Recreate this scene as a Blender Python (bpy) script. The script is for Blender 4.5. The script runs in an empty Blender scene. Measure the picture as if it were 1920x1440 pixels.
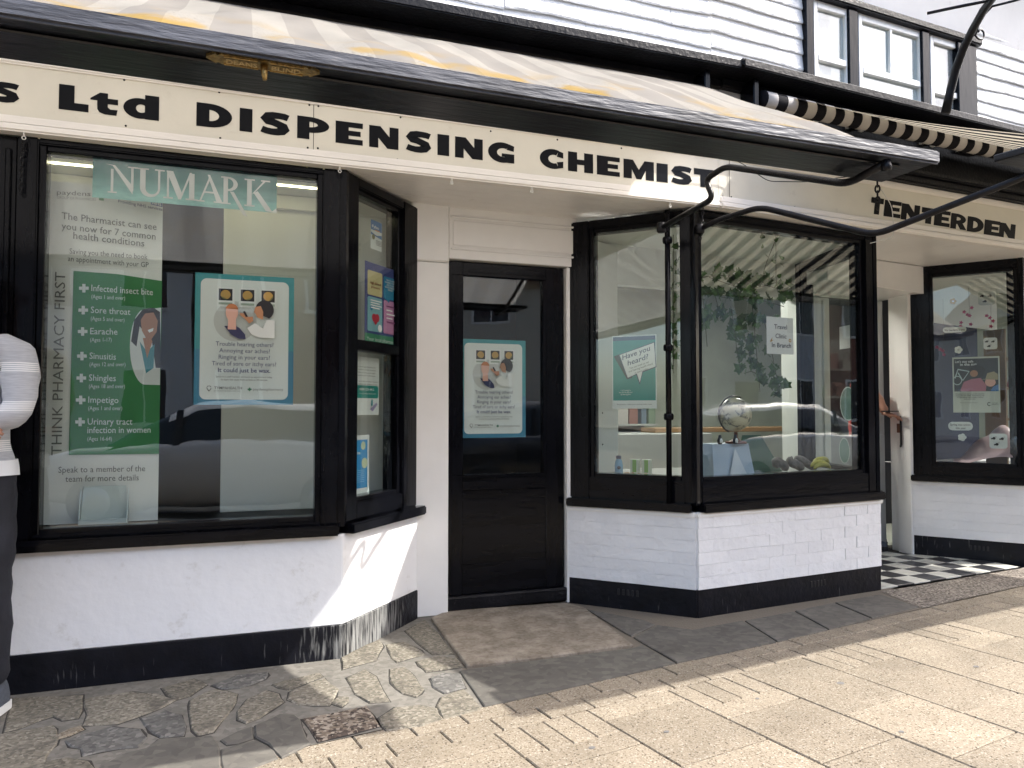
import bpy, bmesh, math, random
from mathutils import Vector, Matrix
from mathutils.geometry import tessellate_polygon
random.seed(7)
R = math.radians
S = bpy.context.scene
COL = S.collection

# ------------------------------------------------------------------ camera
CAM_H, FPX, YAW, PITCH = 1.24, 1400.0, R(19.9), R(2.0)
cd = bpy.data.cameras.new('camera'); cam = bpy.data.objects.new('camera', cd); COL.objects.link(cam)
cam.location = (0, 0, CAM_H); cam.rotation_euler = (R(90) + PITCH, 0, -YAW)
cd.sensor_width = 36; cd.lens = FPX / 1920 * 36; cd.clip_start = 0.05; cd.clip_end = 2000
S.camera = cam

# ------------------------------------------------------------------ light
SUN = Vector((0.88, -0.352, 1.0)).normalized()
w = bpy.data.worlds.new('World'); S.world = w; w.use_nodes = True
nt = w.node_tree; bg = nt.nodes['Background']; sky = nt.nodes.new('ShaderNodeTexSky')
sky.sky_type = 'NISHITA'; sky.sun_disc = False
sky.sun_elevation = math.asin(SUN.z); sky.sun_rotation = math.atan2(SUN.x, SUN.y)
sky.dust_density = 3.5; sky.air_density = 1.0
nt.links.new(sky.outputs[0], bg.inputs[0]); bg.inputs[1].default_value = 0.15
sl = bpy.data.lights.new('sun', 'SUN'); so = bpy.data.objects.new('sun', sl); COL.objects.link(so)
sl.energy = 2.3; sl.angle = R(0.53); sl.color = (1.0, 0.965, 0.905)
so.rotation_euler = SUN.to_track_quat('Z', 'Y').to_euler(); so.location = SUN * 30
S.view_settings.view_transform = 'Standard'; S.view_settings.look = 'None'
S.view_settings.exposure = 1.84; S.view_settings.gamma = 1.0
S.render.engine = 'CYCLES'
S.cycles.use_denoising = True
S.cycles.adaptive_threshold = 0.02
S.cycles.max_bounces = 7; S.cycles.diffuse_bounces = 4; S.cycles.glossy_bounces = 3
S.cycles.transparent_max_bounces = 16; S.cycles.transmission_bounces = 4
S.cycles.caustics_reflective = False; S.cycles.caustics_refractive = False
S.cycles.sample_clamp_indirect = 6.0

# ------------------------------------------------------------------ measuring: photo pixel -> point on a real plane
_c, _s = math.cos(YAW), math.sin(YAW); _cp, _sp = math.cos(PITCH), math.sin(PITCH)
CAMP = Vector((0, 0, CAM_H))
def ray(x, y):
    a, b, c = (x - 960) / FPX, 1.0, -(y - 720) / FPX
    b, c = _cp * b - _sp * c, _sp * b + _cp * c
    return Vector((_c * a + _s * b, -_s * a + _c * b, c))
def on_z(x, y, z=0.0):
    r = ray(x, y); return CAMP + r * ((z - CAM_H) / r.z)
def on_pl(x, y, p, n):
    r = ray(x, y); p = Vector(p); n = Vector(n); return CAMP + r * ((p - CAMP).dot(n) / r.dot(n))
def on_y(x, y, Y): return on_pl(x, y, (0, Y, 0), (0, 1, 0))
def on_x(x, y, X): return on_pl(x, y, (X, 0, 0), (1, 0, 0))

# ------------------------------------------------------------------ object helpers
WL = {}
def link(o, parent=None, loc=Vector((0, 0, 0))):
    COL.objects.link(o); o.location = loc; WL[o.name] = Vector(loc)
    if parent is not None:
        o.parent = parent; o.matrix_parent_inverse = Matrix.Translation(-WL[parent.name])
    return o
def thing(name, label, cat, loc=(0, 0, 0), group=None):
    o = bpy.data.objects.new(name, None); o.empty_display_size = 0.1
    link(o, None, Vector(loc)); tag(o, label, cat, group); return o
def tag(o, label=None, cat=None, group=None, kind=None):
    if label: o['label'] = label
    if cat: o['category'] = cat
    if group: o['group'] = group
    if kind: o['kind'] = kind
    return o
def struct(name, loc=(0, 0, 0)):
    o = bpy.data.objects.new(name, None); link(o, None, Vector(loc)); o['kind'] = 'structure'; return o
def mk(name, verts, faces, mat, parent=None, smooth=False, mats=None, fm=None):
    vs = [Vector(v) for v in verts]
    lo = Vector((min(v.x for v in vs), min(v.y for v in vs), min(v.z for v in vs)))
    hi = Vector((max(v.x for v in vs), max(v.y for v in vs), max(v.z for v in vs)))
    c = (lo + hi) / 2; c.z = lo.z
    me = bpy.data.meshes.new(name); me.from_pydata([v - c for v in vs], [], faces)
    for m in (mats or [mat]): me.materials.append(m)
    if fm: me.polygons.foreach_set('material_index', fm)
    if smooth: me.polygons.foreach_set('use_smooth', [True] * len(me.polygons))
    me.update()
    o = bpy.data.objects.new(name, me); return link(o, parent, c)
def bm_obj(name, bm, mat, parent=None, smooth=False):
    bm.verts.ensure_lookup_table(); bm.verts.index_update()
    vs = [v.co.copy() for v in bm.verts]; fs = [[v.index for v in f.verts] for f in bm.faces]; bm.free()
    return mk(name, vs, fs, mat, parent, smooth)
def bev_box_bm(lo, hi, b=0.0, seg=1):
    bm = bmesh.new(); bmesh.ops.create_cube(bm, size=1)
    lo = Vector(lo); hi = Vector(hi)
    for v in bm.verts: v.co = Vector(((lo[i] + hi[i]) / 2 + v.co[i] * (hi[i] - lo[i]) for i in range(3)))
    if b > 0: bmesh.ops.bevel(bm, geom=bm.edges[:], offset=b, segments=seg, affect='EDGES', clamp_overlap=True)
    return bm
def box(name, x0, x1, y0, y1, z0, z1, mat, parent=None, b=0.004):
    return bm_obj(name, bev_box_bm((x0, y0, z0), (x1, y1, z1), b), mat, parent)
class Wall:
    """a vertical plane over the plan segment P->Q, n points to the street"""
    def __init__(s, P, Q):
        s.P = Vector((P[0], P[1], 0)); s.Q = Vector((Q[0], Q[1], 0)); d = s.Q - s.P
        s.L = d.length; s.u = d / s.L; s.n = Vector((s.u.y, -s.u.x, 0))
    def pt(s, a, d, z): return s.P + s.u * a + s.n * d + Vector((0, 0, z))
    def hit(s, x, y, d=0.0):
        p = on_pl(x, y, s.P + s.n * d, s.n); q = p - s.P; return q.dot(s.u), p.z
    def box(s, name, a0, a1, d0, d1, z0, z1, mat, parent=None, b=0.004, seg=1, m0=0.0, m1=0.0):
        bm = bev_box_bm((a0, d0, z0), (a1, d1, z1), 0)
        for v in bm.verts:                         # mitre the ends: m0, m1 shift with depth
            if m0 and v.co.x < (a0 + a1) / 2: v.co.x += m0 * (v.co.y - d0)
            if m1 and v.co.x > (a0 + a1) / 2: v.co.x += m1 * (v.co.y - d0)
        if b > 0: bmesh.ops.bevel(bm, geom=bm.edges[:], offset=b, segments=seg, affect='EDGES', clamp_overlap=True)
        for v in bm.verts: v.co = s.pt(v.co.x, v.co.y, v.co.z)
        bmesh.ops.recalc_face_normals(bm, faces=bm.faces)
        return bm_obj(name, bm, mat, parent)
    def quad(s, name, a0, a1, d, z0, z1, mat, parent=None):
        return mk(name, [s.pt(a0, d, z0), s.pt(a1, d, z0), s.pt(a1, d, z1), s.pt(a0, d, z1)], [(0, 1, 2, 3)], mat, parent)
def tube(name, pts, r, mat, parent=None, n=8, cap=True, smooth=True, closed=False):
    pts = [Vector(p) for p in pts]; rs = r if isinstance(r, (list, tuple)) else [r] * len(pts)
    vs, fs = [], []; up = None; N = len(pts)
    for i, p in enumerate(pts):
        if closed: t = (pts[(i + 1) % N] - pts[i - 1]).normalized()
        else:
            a = pts[max(i - 1, 0)]; b = pts[min(i + 1, N - 1)]; t = (b - a).normalized()
        if up is None: up = Vector((0, 0, 1)) if abs(t.z) < 0.9 else Vector((1, 0, 0))
        e1 = (up - t * up.dot(t)); e1 = e1.normalized() if e1.length > 1e-6 else t.orthogonal().normalized()
        e2 = t.cross(e1); up = e1
        for k in range(n):
            a = 2 * math.pi * k / n; vs.append(p + (e1 * math.cos(a) + e2 * math.sin(a)) * rs[i])
    for i in range(N if closed else N - 1):
        j = (i + 1) % N
        for k in range(n): fs.append((i * n + k, i * n + (k + 1) % n, j * n + (k + 1) % n, j * n + k))
    if cap and not closed:
        fs.append(tuple(range(n - 1, -1, -1))); fs.append(tuple((N - 1) * n + k for k in range(n)))
    return mk(name, vs, fs, mat, parent, smooth)
def round_path(pts, r=0.03, n=5):
    pts = [Vector(p) for p in pts]; out = [pts[0]]
    for i in range(1, len(pts) - 1):
        a, b, c = pts[i - 1], pts[i], pts[i + 1]; u = (a - b); v = (c - b)
        q = min(r, u.length * .45, v.length * .45); p0 = b + u.normalized() * q; p1 = b + v.normalized() * q
        for k in range(n + 1):
            t = k / n; out.append(p0 * (1 - t) ** 2 + b * 2 * t * (1 - t) + p1 * t * t)
    return out + [pts[-1]]
def lathe(name, prof, c, mat, parent=None, n=20, axis=Vector((0, 0, 1)), smooth=True):
    c = Vector(c); axis = Vector(axis).normalized(); e1 = axis.orthogonal().normalized(); e2 = axis.cross(e1)
    vs, fs = [], []
    for r, h in prof:
        for k in range(n):
            a = 2 * math.pi * k / n; vs.append(c + axis * h + (e1 * math.cos(a) + e2 * math.sin(a)) * r)
    for i in range(len(prof) - 1):
        for k in range(n): fs.append((i * n + k, i * n + (k + 1) % n, (i + 1) * n + (k + 1) % n, (i + 1) * n + k))
    fs.append(tuple(range(n - 1, -1, -1))); fs.append(tuple((len(prof) - 1) * n + k for k in range(n)))
    return mk(name, vs, fs, mat, parent, smooth)
def slab_poly(name, pts, z0, z1, mat, parent=None, inset=0.006, rough=0.0):
    """a flat stone: outline pts (plan), walls from z0 to z1, a chamfered top edge"""
    P = [Vector((p[0], p[1], 0)) for p in pts]
    A = sum(P[i].x * P[(i + 1) % len(P)].y - P[(i + 1) % len(P)].x * P[i].y for i in range(len(P)))
    if A < 0: P.reverse()
    c = sum(P, Vector()) / len(P); vs = []; N = len(P)
    ins = [p + (c - p).normalized() * min(inset, (c - p).length * .3) for p in P]
    for p in P: vs.append((p.x, p.y, z0))
    for p in P: vs.append((p.x, p.y, z1 - inset * .6))
    for p in ins: vs.append((p.x, p.y, z1 + random.uniform(-rough, rough)))
    vs.append((c.x, c.y, z1 + random.uniform(0, rough) * 1.5)); fs = []
    for i in range(N):
        j = (i + 1) % N
        fs += [(i, j, N + j, N + i), (N + i, N + j, 2 * N + j, 2 * N + i), (2 * N + i, 2 * N + j, 3 * N)]
    return mk(name, vs, fs, mat, parent)

# ------------------------------------------------------------------ materials
def nodes(m):
    m.use_nodes = True; return m.node_tree.nodes, m.node_tree.links, m.node_tree.nodes['Principled BSDF']
def mat(name, col, rough=0.6, var=0.0, vscale=8.0, bump=0.0, bscale=60.0, stretch=(1, 1, 1), spec=0.5, metal=0.0,
        coat=0.0, dirt=None, dscale=3.0, dlo=0.55, dhi=0.75, rnd=0.0, emit=0.0, rvar=0.0, sheen=0.0, bdist=0.01):
    m = bpy.data.materials.new(name); N, L, p = nodes(m)
    p.inputs['Roughness'].default_value = rough; p.inputs['Metallic'].default_value = metal
    p.inputs['Specular IOR Level'].default_value = spec; p.inputs['Coat Weight'].default_value = coat
    p.inputs['Sheen Weight'].default_value = sheen
    c4 = (*col, 1); p.inputs['Base Color'].default_value = c4
    geo = N.new('ShaderNodeNewGeometry'); mp = N.new('ShaderNodeMapping'); mp.inputs['Scale'].default_value = stretch
    L.new(geo.outputs['Position'], mp.inputs['Vector']); cur = None
    if var > 0 or rnd > 0:
        hsv = N.new('ShaderNodeHueSaturation'); hsv.inputs['Color'].default_value = c4
        val = None
        if var > 0:
            n = N.new('ShaderNodeTexNoise'); n.inputs['Scale'].default_value = vscale; n.inputs['Detail'].default_value = 6
            L.new(mp.outputs[0], n.inputs['Vector'])
            mr = N.new('ShaderNodeMapRange'); mr.inputs[1].default_value = .3; mr.inputs[2].default_value = .7
            mr.inputs[3].default_value = 1 - var; mr.inputs[4].default_value = 1 + var
            L.new(n.outputs[0], mr.inputs[0]); val = mr.outputs[0]
        if rnd > 0:
            oi = N.new('ShaderNodeObjectInfo'); m2 = N.new('ShaderNodeMapRange')
            m2.inputs[3].default_value = 1 - rnd; m2.inputs[4].default_value = 1 + rnd
            L.new(oi.outputs['Random'], m2.inputs[0])
            if val is None: val = m2.outputs[0]
            else:
                mu = N.new('ShaderNodeMath'); mu.operation = 'MULTIPLY'; L.new(val, mu.inputs[0]); L.new(m2.outputs[0], mu.inputs[1]); val = mu.outputs[0]
        L.new(val, hsv.inputs['Value']); cur = hsv.outputs[0]
    if dirt is not None:
        n = N.new('ShaderNodeTexNoise'); n.inputs['Scale'].default_value = dscale; n.inputs['Detail'].default_value = 9; n.inputs['Roughness'].default_value = .65
        L.new(mp.outputs[0], n.inputs['Vector'])
        mr = N.new('ShaderNodeMapRange'); mr.inputs[1].default_value = dlo; mr.inputs[2].default_value = dhi
        L.new(n.outputs[0], mr.inputs[0]); mx = N.new('ShaderNodeMix'); mx.data_type = 'RGBA'
        L.new(mr.outputs[0], mx.inputs['Factor'])
        if cur is not None: L.new(cur, mx.inputs['A'])
        else: mx.inputs['A'].default_value = c4
        mx.inputs['B'].default_value = (*dirt, 1); cur = mx.outputs['Result']
    if cur is not None: L.new(cur, p.inputs['Base Color'])
    if bump > 0:
        n = N.new('ShaderNodeTexNoise'); n.inputs['Scale'].default_value = bscale; n.inputs['Detail'].default_value = 5
        L.new(mp.outputs[0], n.inputs['Vector']); b = N.new('ShaderNodeBump'); b.inputs['Strength'].default_value = bump
        b.inputs['Distance'].default_value = bdist; L.new(n.outputs[0], b.inputs['Height']); L.new(b.outputs[0], p.inputs['Normal'])
        if rvar > 0:
            mr = N.new('ShaderNodeMapRange'); mr.inputs[3].default_value = max(0, rough - rvar); mr.inputs[4].default_value = rough + rvar
            L.new(n.outputs[0], mr.inputs[0]); L.new(mr.outputs[0], p.inputs['Roughness'])
    if emit > 0:
        p.inputs['Emission Color'].default_value = c4; p.inputs['Emission Strength'].default_value = emit
    return m
M = {}
M['black'] = mat('black_gloss_paint', (.0035, .0038, .0055), .17, var=.4, vscale=5, bump=.10, bscale=10, stretch=(.7, 1, 4), spec=.15, rvar=.06, dirt=(.05, .05, .055), dscale=40, dlo=.74, dhi=.88)
M['black_v'] = mat('black_gloss_upright', (.0035, .0038, .0055), .16, var=.4, vscale=5, bump=.10, bscale=10, stretch=(4, 4, .7), spec=.15, rvar=.06, dirt=(.055, .055, .06), dscale=40, dlo=.73, dhi=.88)
M['black_dull'] = mat('black_weathered_paint', (.006, .006, .008), .42, var=.5, vscale=6, bump=.4, bscale=45, spec=.2, dirt=(.06, .06, .06), dscale=22, dlo=.63, dhi=.80)
M['iron'] = mat('black_iron', (.006, .006, .008), .35, var=.4, vscale=20, bump=.25, bscale=120, spec=.25, dirt=(.05, .042, .035), dscale=26, dlo=.66, dhi=.82)
M['cream'] = mat('cream_fascia_paint', (.68, .65, .555), .34, var=.045, vscale=4, bump=.05, bscale=40, dirt=(.40, .36, .29), dscale=5, dlo=.62, dhi=.86)
M['cream_trim'] = mat('off_white_moulding_paint', (.82, .79, .74), .35, var=.05, vscale=5, bump=.15, bscale=30, stretch=(.5, 1, 2), dirt=(.42, .38, .33), dscale=12, dlo=.63, dhi=.84)
M['white_trim'] = mat('white_gloss_woodwork', (.83, .82, .79), .27, var=.03, vscale=5, bump=.1, bscale=25, dirt=(.55, .52, .46), dscale=14, dlo=.66, dhi=.88)
M['masonry'] = mat('white_painted_masonry', (.81, .81, .81), .7, var=.04, vscale=3, bump=.35, bscale=13, bdist=.010, dirt=(.56, .54, .50), dscale=9, dlo=.60, dhi=.80)
M['brick'] = mat('white_painted_brick', (.80, .80, .80), .66, var=.03, vscale=6, bump=.7, bscale=24, bdist=.010, rnd=.03, dirt=(.6, .58, .55), dscale=12, dlo=.64, dhi=.84)
M['mortar'] = mat('white_painted_joint', (.79, .79, .79), .75, bump=.4, bscale=50)
M['weather'] = mat('white_weatherboard_paint', (.70, .70, .69), .45, var=.05, vscale=4, bump=.7, bscale=34, bdist=.016, stretch=(.55, 1, 1))
M['soffit'] = mat('white_soffit_board', (.82, .80, .77), .3, var=.05, vscale=3, bump=.08, bscale=20, dirt=(.5, .47, .42), dscale=5, dlo=.62, dhi=.85)
M['letter'] = mat('black_gloss_vinyl', (.0025, .003, .005), .3, spec=.12, bump=.06, bscale=30)
M['ironwhite'] = mat('painted_white_hook', (.7, .69, .65), .4)
M['brass'] = mat('tarnished_brass', (.36, .24, .085), .38, var=.35, vscale=60, metal=.85, bump=.3, bscale=150, dirt=(.08, .055, .03), dscale=70, dlo=.5, dhi=.7)
M['dark_room'] = mat('dark_room_wall', (.035, .035, .038), .8)  # near-black colour stands in for the darkness inside the rooms
M['panel'] = mat('pale_grey_display_panel', (.72, .72, .67), .55, var=.03, vscale=2)
M['panel_white'] = mat('white_display_panel', (.70, .71, .67), .5, var=.03, vscale=2)
M['room'] = mat('grey_green_shop_wall', (.36, .38, .33), .7, var=.12, vscale=2)
M['dark'] = mat('near_black', (.006, .006, .008), .5)
M['navy'] = mat('navy_backdrop', (.012, .017, .05), .7, var=.2, vscale=5)
M['grey_door'] = mat('grey_door_paint', (.40, .41, .41), .4, var=.04, vscale=4)
def emat(name, col, s):
    m = bpy.data.materials.new(name); N, L, p = nodes(m)
    p.inputs['Base Color'].default_value = (*col, 1); p.inputs['Emission Color'].default_value = (*col, 1); p.inputs['Emission Strength'].default_value = s
    return m
M['tube_light'] = emat('lit_strip_light', (1.0, .90, .55), 2.6)
M['ceil_light'] = emat('lit_ceiling_panel', (1.0, .97, .88), 15.0)
def paint(name, col, rough=.45, **k):
    if name not in M: M[name] = mat(name, col, rough, **k)
    return M[name]
def glass_mat(name, wav=.02, tint=(.93, .96, .95), base=.045):
    m = bpy.data.materials.new(name); N, L, p = nodes(m); out = N['Material Output']; N.remove(p)
    t = N.new('ShaderNodeBsdfTransparent'); t.inputs[0].default_value = (*tint, 1)
    g = N.new('ShaderNodeBsdfGlossy'); g.inputs['Roughness'].default_value = 0.0; g.inputs['Color'].default_value = (1, 1, 1, 1)
    lw = N.new('ShaderNodeLayerWeight'); lw.inputs['Blend'].default_value = .5
    pw = N.new('ShaderNodeMath'); pw.operation = 'POWER'; pw.inputs[1].default_value = 5
    mr = N.new('ShaderNodeMapRange'); mr.inputs[3].default_value = base; mr.inputs[4].default_value = 1.0
    mx = N.new('ShaderNodeMixShader'); L.new(lw.outputs['Facing'], pw.inputs[0]); L.new(pw.outputs[0], mr.inputs[0]); L.new(mr.outputs[0], mx.inputs[0])
    L.new(t.outputs[0], mx.inputs[1]); L.new(g.outputs[0], mx.inputs[2]); L.new(mx.outputs[0], out.inputs[0])
    geo = N.new('ShaderNodeNewGeometry'); n = N.new('ShaderNodeTexNoise'); n.inputs['Scale'].default_value = 2.2; n.inputs['Detail'].default_value = 2
    L.new(geo.outputs['Position'], n.inputs['Vector']); b = N.new('ShaderNodeBump'); b.inputs['Strength'].default_value = wav * 8; b.inputs['Distance'].default_value = .02
    L.new(n.outputs[0], b.inputs['Height']); L.new(b.outputs[0], g.inputs['Normal'])
    return m
M['glass'] = glass_mat('shop_window_glass', .008, base=.052)
M['glass_up'] = glass_mat('old_sash_glass', .03, base=.08)

def ground_mat(name, cols, scale, rough=.85, bump=.6, bs=None, rnd=.0, patch=None):
    """speckled stone: voronoi grains through a colour ramp"""
    m = bpy.data.materials.new(name); N, L, p = nodes(m); p.inputs['Roughness'].default_value = rough
    p.inputs['Specular IOR Level'].default_value = .3
    geo = N.new('ShaderNodeNewGeometry'); v = N.new('ShaderNodeTexVoronoi'); v.inputs['Scale'].default_value = scale
    L.new(geo.outputs['Position'], v.inputs['Vector']); sx = N.new('ShaderNodeSeparateColor'); L.new(v.outputs['Color'], sx.inputs[0])
    cr = N.new('ShaderNodeValToRGB'); e = cr.color_ramp.elements
    while len(e) < len(cols): e.new(.5)
    for i, (pos, c) in enumerate(cols): e[i].position = pos; e[i].color = (*c, 1)
    L.new(sx.outputs[0], cr.inputs[0]); cur = cr.outputs[0]
    n = N.new('ShaderNodeTexNoise'); n.inputs['Scale'].default_value = 3.5; n.inputs['Detail'].default_value = 8; L.new(geo.outputs['Position'], n.inputs['Vector'])
    mr = N.new('ShaderNodeMapRange'); mr.inputs[1].default_value = .3; mr.inputs[2].default_value = .7; mr.inputs[3].default_value = .84; mr.inputs[4].default_value = 1.12
    L.new(n.outputs[0], mr.inputs[0]); val = mr.outputs[0]
    if rnd:
        oi = N.new('ShaderNodeObjectInfo'); m2 = N.new('ShaderNodeMapRange'); m2.inputs[3].default_value = 1 - rnd; m2.inputs[4].default_value = 1 + rnd
        L.new(oi.outputs['Random'], m2.inputs[0]); mu = N.new('ShaderNodeMath'); mu.operation = 'MULTIPLY'; L.new(val, mu.inputs[0]); L.new(m2.outputs[0], mu.inputs[1]); val = mu.outputs[0]
    h = N.new('ShaderNodeHueSaturation'); L.new(cur, h.inputs['Color']); L.new(val, h.inputs['Value']); cur = h.outputs[0]
    if patch:
        n2 = N.new('ShaderNodeTexNoise'); n2.inputs['Scale'].default_value = patch[1]; n2.inputs['Detail'].default_value = 8; n2.inputs['Roughness'].default_value = .7
        L.new(geo.outputs['Position'], n2.inputs['Vector']); r2 = N.new('ShaderNodeMapRange'); r2.inputs[1].default_value = patch[2]; r2.inputs[2].default_value = patch[3]
        L.new(n2.outputs[0], r2.inputs[0]); mx = N.new('ShaderNodeMix'); mx.data_type = 'RGBA'; L.new(r2.outputs[0], mx.inputs['Factor'])
        L.new(cur, mx.inputs['A']); mx.inputs['B'].default_value = (*patch[0], 1); cur = mx.outputs['Result']
    L.new(cur, p.inputs['Base Color'])
    nb = N.new('ShaderNodeTexNoise'); nb.inputs['Scale'].default_value = bs or scale * .6; nb.inputs['Detail'].default_value = 6; L.new(geo.outputs['Position'], nb.inputs['Vector'])
    b = N.new('ShaderNodeBump'); b.inputs['Strength'].default_value = bump; b.inputs['Distance'].default_value = .006; L.new(nb.outputs[0], b.inputs['Height']); L.new(b.outputs[0], p.inputs['Normal'])
    return m
M['paver'] = ground_mat('buff_aggregate_paving', [(0, (.055, .04, .027)), (.08, (.15, .12, .083)), (.13, (.21, .175, .13)), (.55, (.232, .196, .147)), (.88, (.255, .216, .164)), (1, (.36, .325, .27))], 185, rnd=.10, patch=((.17, .14, .105), 1.6, .56, .95))
M['pav_joint'] = mat('dark_paving_joint', (.15, .128, .10), .95, bump=.5, bscale=80)
M['rag'] = ground_mat('ragstone', [(0, (.10, .09, .071)), (.3, (.155, .140, .110)), (.7, (.19, .17, .134)), (1, (.27, .245, .198))], 90, bump=.8, bs=30, rnd=.18, patch=((.09, .08, .066), 7, .52, .70))
M['rag_blue'] = ground_mat('blue_grey_ragstone', [(0, (.09, .086, .08)), (.4, (.125, .12, .11)), (.8, (.152, .146, .134)), (1, (.22, .21, .19))], 60, bump=.5, bs=30)
M['rag_dark'] = ground_mat('dark_pebble_concrete', [(0, (.03, .024, .02)), (.3, (.10, .075, .06)), (.6, (.2, .16, .12)), (1, (.38, .33, .27))], 75, bump=.8, bs=60)
M['mortar_bed'] = ground_mat('grey_cement_bed', [(0, (.145, .136, .118)), (.5, (.175, .163, .140)), (1, (.21, .195, .168))], 40, bump=.6, bs=24, patch=((.10, .085, .07), 6, .58, .75))
M['flag'] = ground_mat('grey_york_flagstone', [(0, (.092, .086, .076)), (.5, (.112, .104, .091)), (1, (.135, .125, .108))], 30, bump=.35, bs=18, rnd=.07, patch=((.08, .072, .062), 5, .58, .78))
M['step'] = ground_mat('brown_worn_step_stone', [(0, (.15, .124, .095)), (.5, (.185, .155, .12)), (1, (.22, .187, .147))], 60, bump=.4, bs=30, patch=((.33, .29, .235), 6, .46, .70))
M['strip'] = ground_mat('grey_aggregate_strip', [(0, (.05, .04, .035)), (.35, (.14, .12, .10)), (.7, (.22, .19, .16)), (1, (.36, .32, .27))], 95, bump=1.0, bs=70)
M['asphalt'] = ground_mat('road_asphalt', [(0, (.03, .03, .03)), (.6, (.05, .05, .05)), (1, (.08, .08, .078))], 60)
M['tile_white'] = mat('white_floor_tile', (.52, .52, .47), .35, var=.10, vscale=8, rnd=.08, dirt=(.3, .28, .23), dscale=7, dlo=.58, dhi=.8)
M['tile_black'] = mat('black_floor_tile', (.03, .03, .034), .32, var=.3, vscale=8, rnd=.2, dirt=(.09, .085, .08), dscale=9, dlo=.55, dhi=.8)
# plinth: black paint with runs of white worn through
def plinth_mat():
    m = mat('black_plinth_paint', (.006, .0065, .010), .36, var=.4, vscale=8, bump=.35, bscale=30, spec=.22)
    N, L = m.node_tree.nodes, m.node_tree.links; p = N['Principled BSDF']; src = p.inputs['Base Color'].links[0].from_socket
    geo = N.new('ShaderNodeNewGeometry'); mp = N.new('ShaderNodeMapping'); mp.inputs['Scale'].default_value = (70, 70, 7); L.new(geo.outputs['Position'], mp.inputs[0])
    n = N.new('ShaderNodeTexNoise'); n.inputs['Scale'].default_value = 1; n.inputs['Detail'].default_value = 7; L.new(mp.outputs[0], n.inputs['Vector'])
    n2 = N.new('ShaderNodeTexNoise'); n2.inputs['Scale'].default_value = 2.1; n2.inputs['Detail'].default_value = 3; L.new(geo.outputs['Position'], n2.inputs['Vector'])
    # worn most round the corner of the left-hand bay
    vm = N.new('ShaderNodeVectorMath'); vm.operation = 'DISTANCE'; vm.inputs[1].default_value = (.66, 4.0, .08); L.new(geo.outputs['Position'], vm.inputs[0])
    d = N.new('ShaderNodeMapRange'); d.inputs[1].default_value = .12; d.inputs[2].default_value = .5; d.inputs[3].default_value = .34; d.inputs[4].default_value = 0; L.new(vm.outputs['Value'], d.inputs[0])
    a = N.new('ShaderNodeMath'); a.operation = 'ADD'; L.new(n.outputs[0], a.inputs[0]); L.new(d.outputs[0], a.inputs[1])
    a2 = N.new('ShaderNodeMath'); a2.operation = 'MULTIPLY_ADD'; a2.inputs[1].default_value = .35; L.new(n2.outputs[0], a2.inputs[0]); L.new(a.outputs[0], a2.inputs[2])
    r = N.new('ShaderNodeMapRange'); r.inputs[1].default_value = .84; r.inputs[2].default_value = 1.12; r.inputs[4].default_value = .75; L.new(a2.outputs[0], r.inputs[0])
    mx = N.new('ShaderNodeMix'); mx.data_type = 'RGBA'; L.new(r.outputs[0], mx.inputs['Factor']); L.new(src, mx.inputs['A']); mx.inputs['B'].default_value = (.36, .36, .345, 1)
    L.new(mx.outputs['Result'], p.inputs['Base Color']); return m
M['plinth'] = plinth_mat()
# ------------------------------------------------------------------ ground, pavement, road
AL = R(10.0); EU = Vector((math.cos(AL), math.sin(AL), 0)); EV = Vector((-math.sin(AL), math.cos(AL), 0))
def uv(u, v, z=0.0): return EU * u + EV * v + Vector((0, 0, z))
def sheet(name, pts, mat_, kind='structure'):
    o = mk(name, pts, [tuple(range(len(pts)))], mat_); o['kind'] = kind; return o
sheet('ground', [(-400, -400, -.16), (400, -400, -.16), (400, 400, -.16), (-400, 400, -.16)], paint('earth', (.09, .08, .06), .9))
KV, RV = -1.45, -9.2                           # kerb lines
road = sheet('road', [uv(-60, RV, -.13), uv(60, RV, -.13), uv(60, KV, -.13), uv(-60, KV, -.13)], M['asphalt'])
PAV = struct('pavement', uv(1.8, 1.5, -.012))
mk('pavement_bed', [uv(-14, KV + .13, -.010), uv(24, KV + .13, -.010), uv(24, 2.812, -.010), uv(-14, 2.812, -.010)], [(0, 1, 2, 3)], M['pav_joint'], PAV)
def kerb(name, v0, v1):
    k = struct(name, uv(2, v0, -.13))
    for i in range(-9, 15):
        u = i * .915 + .2; bm = bev_box_bm((u, v0, -.14), (u + .908, v1, 0.0), .012)
        for v in bm.verts: v.co = uv(v.co.x, v.co.y, v.co.z)
        bm_obj('kerb_stone', bm, paint('kerb_granite', (.22, .21, .2), .8, var=.15, vscale=30, bump=.3, bscale=90), k)
kerb('near_kerb', KV, KV + .125)
sheet('far_pavement', [uv(-60, RV - 2.2, -.01), uv(60, RV - 2.2, -.01), uv(60, RV, -.01), uv(-60, RV, -.01)], M['paver'])
PITCHU = .4385; U0 = 1.83
_sl = {}
def slab(name, u, v, du, dv, parent, mt, th=.05, b=.004, jit=.0012):
    key = (round(du, 3), round(dv, 3), mt.name)
    if key not in _sl:
        bm = bev_box_bm((-du / 2, -dv / 2, -th), (du / 2, dv / 2, 0), b)
        me = bpy.data.meshes.new(name); bm.to_mesh(me); bm.free(); me.materials.append(mt); _sl[key] = me
    o = bpy.data.objects.new(name, _sl[key]); p = uv(u + du / 2, v + dv / 2, random.uniform(-jit, jit)); link(o, parent, p)
    o.rotation_euler = (random.uniform(-.002, .002), random.uniform(-.002, .002), AL + random.uniform(-.002, .002)); return o
J = .0045
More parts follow.
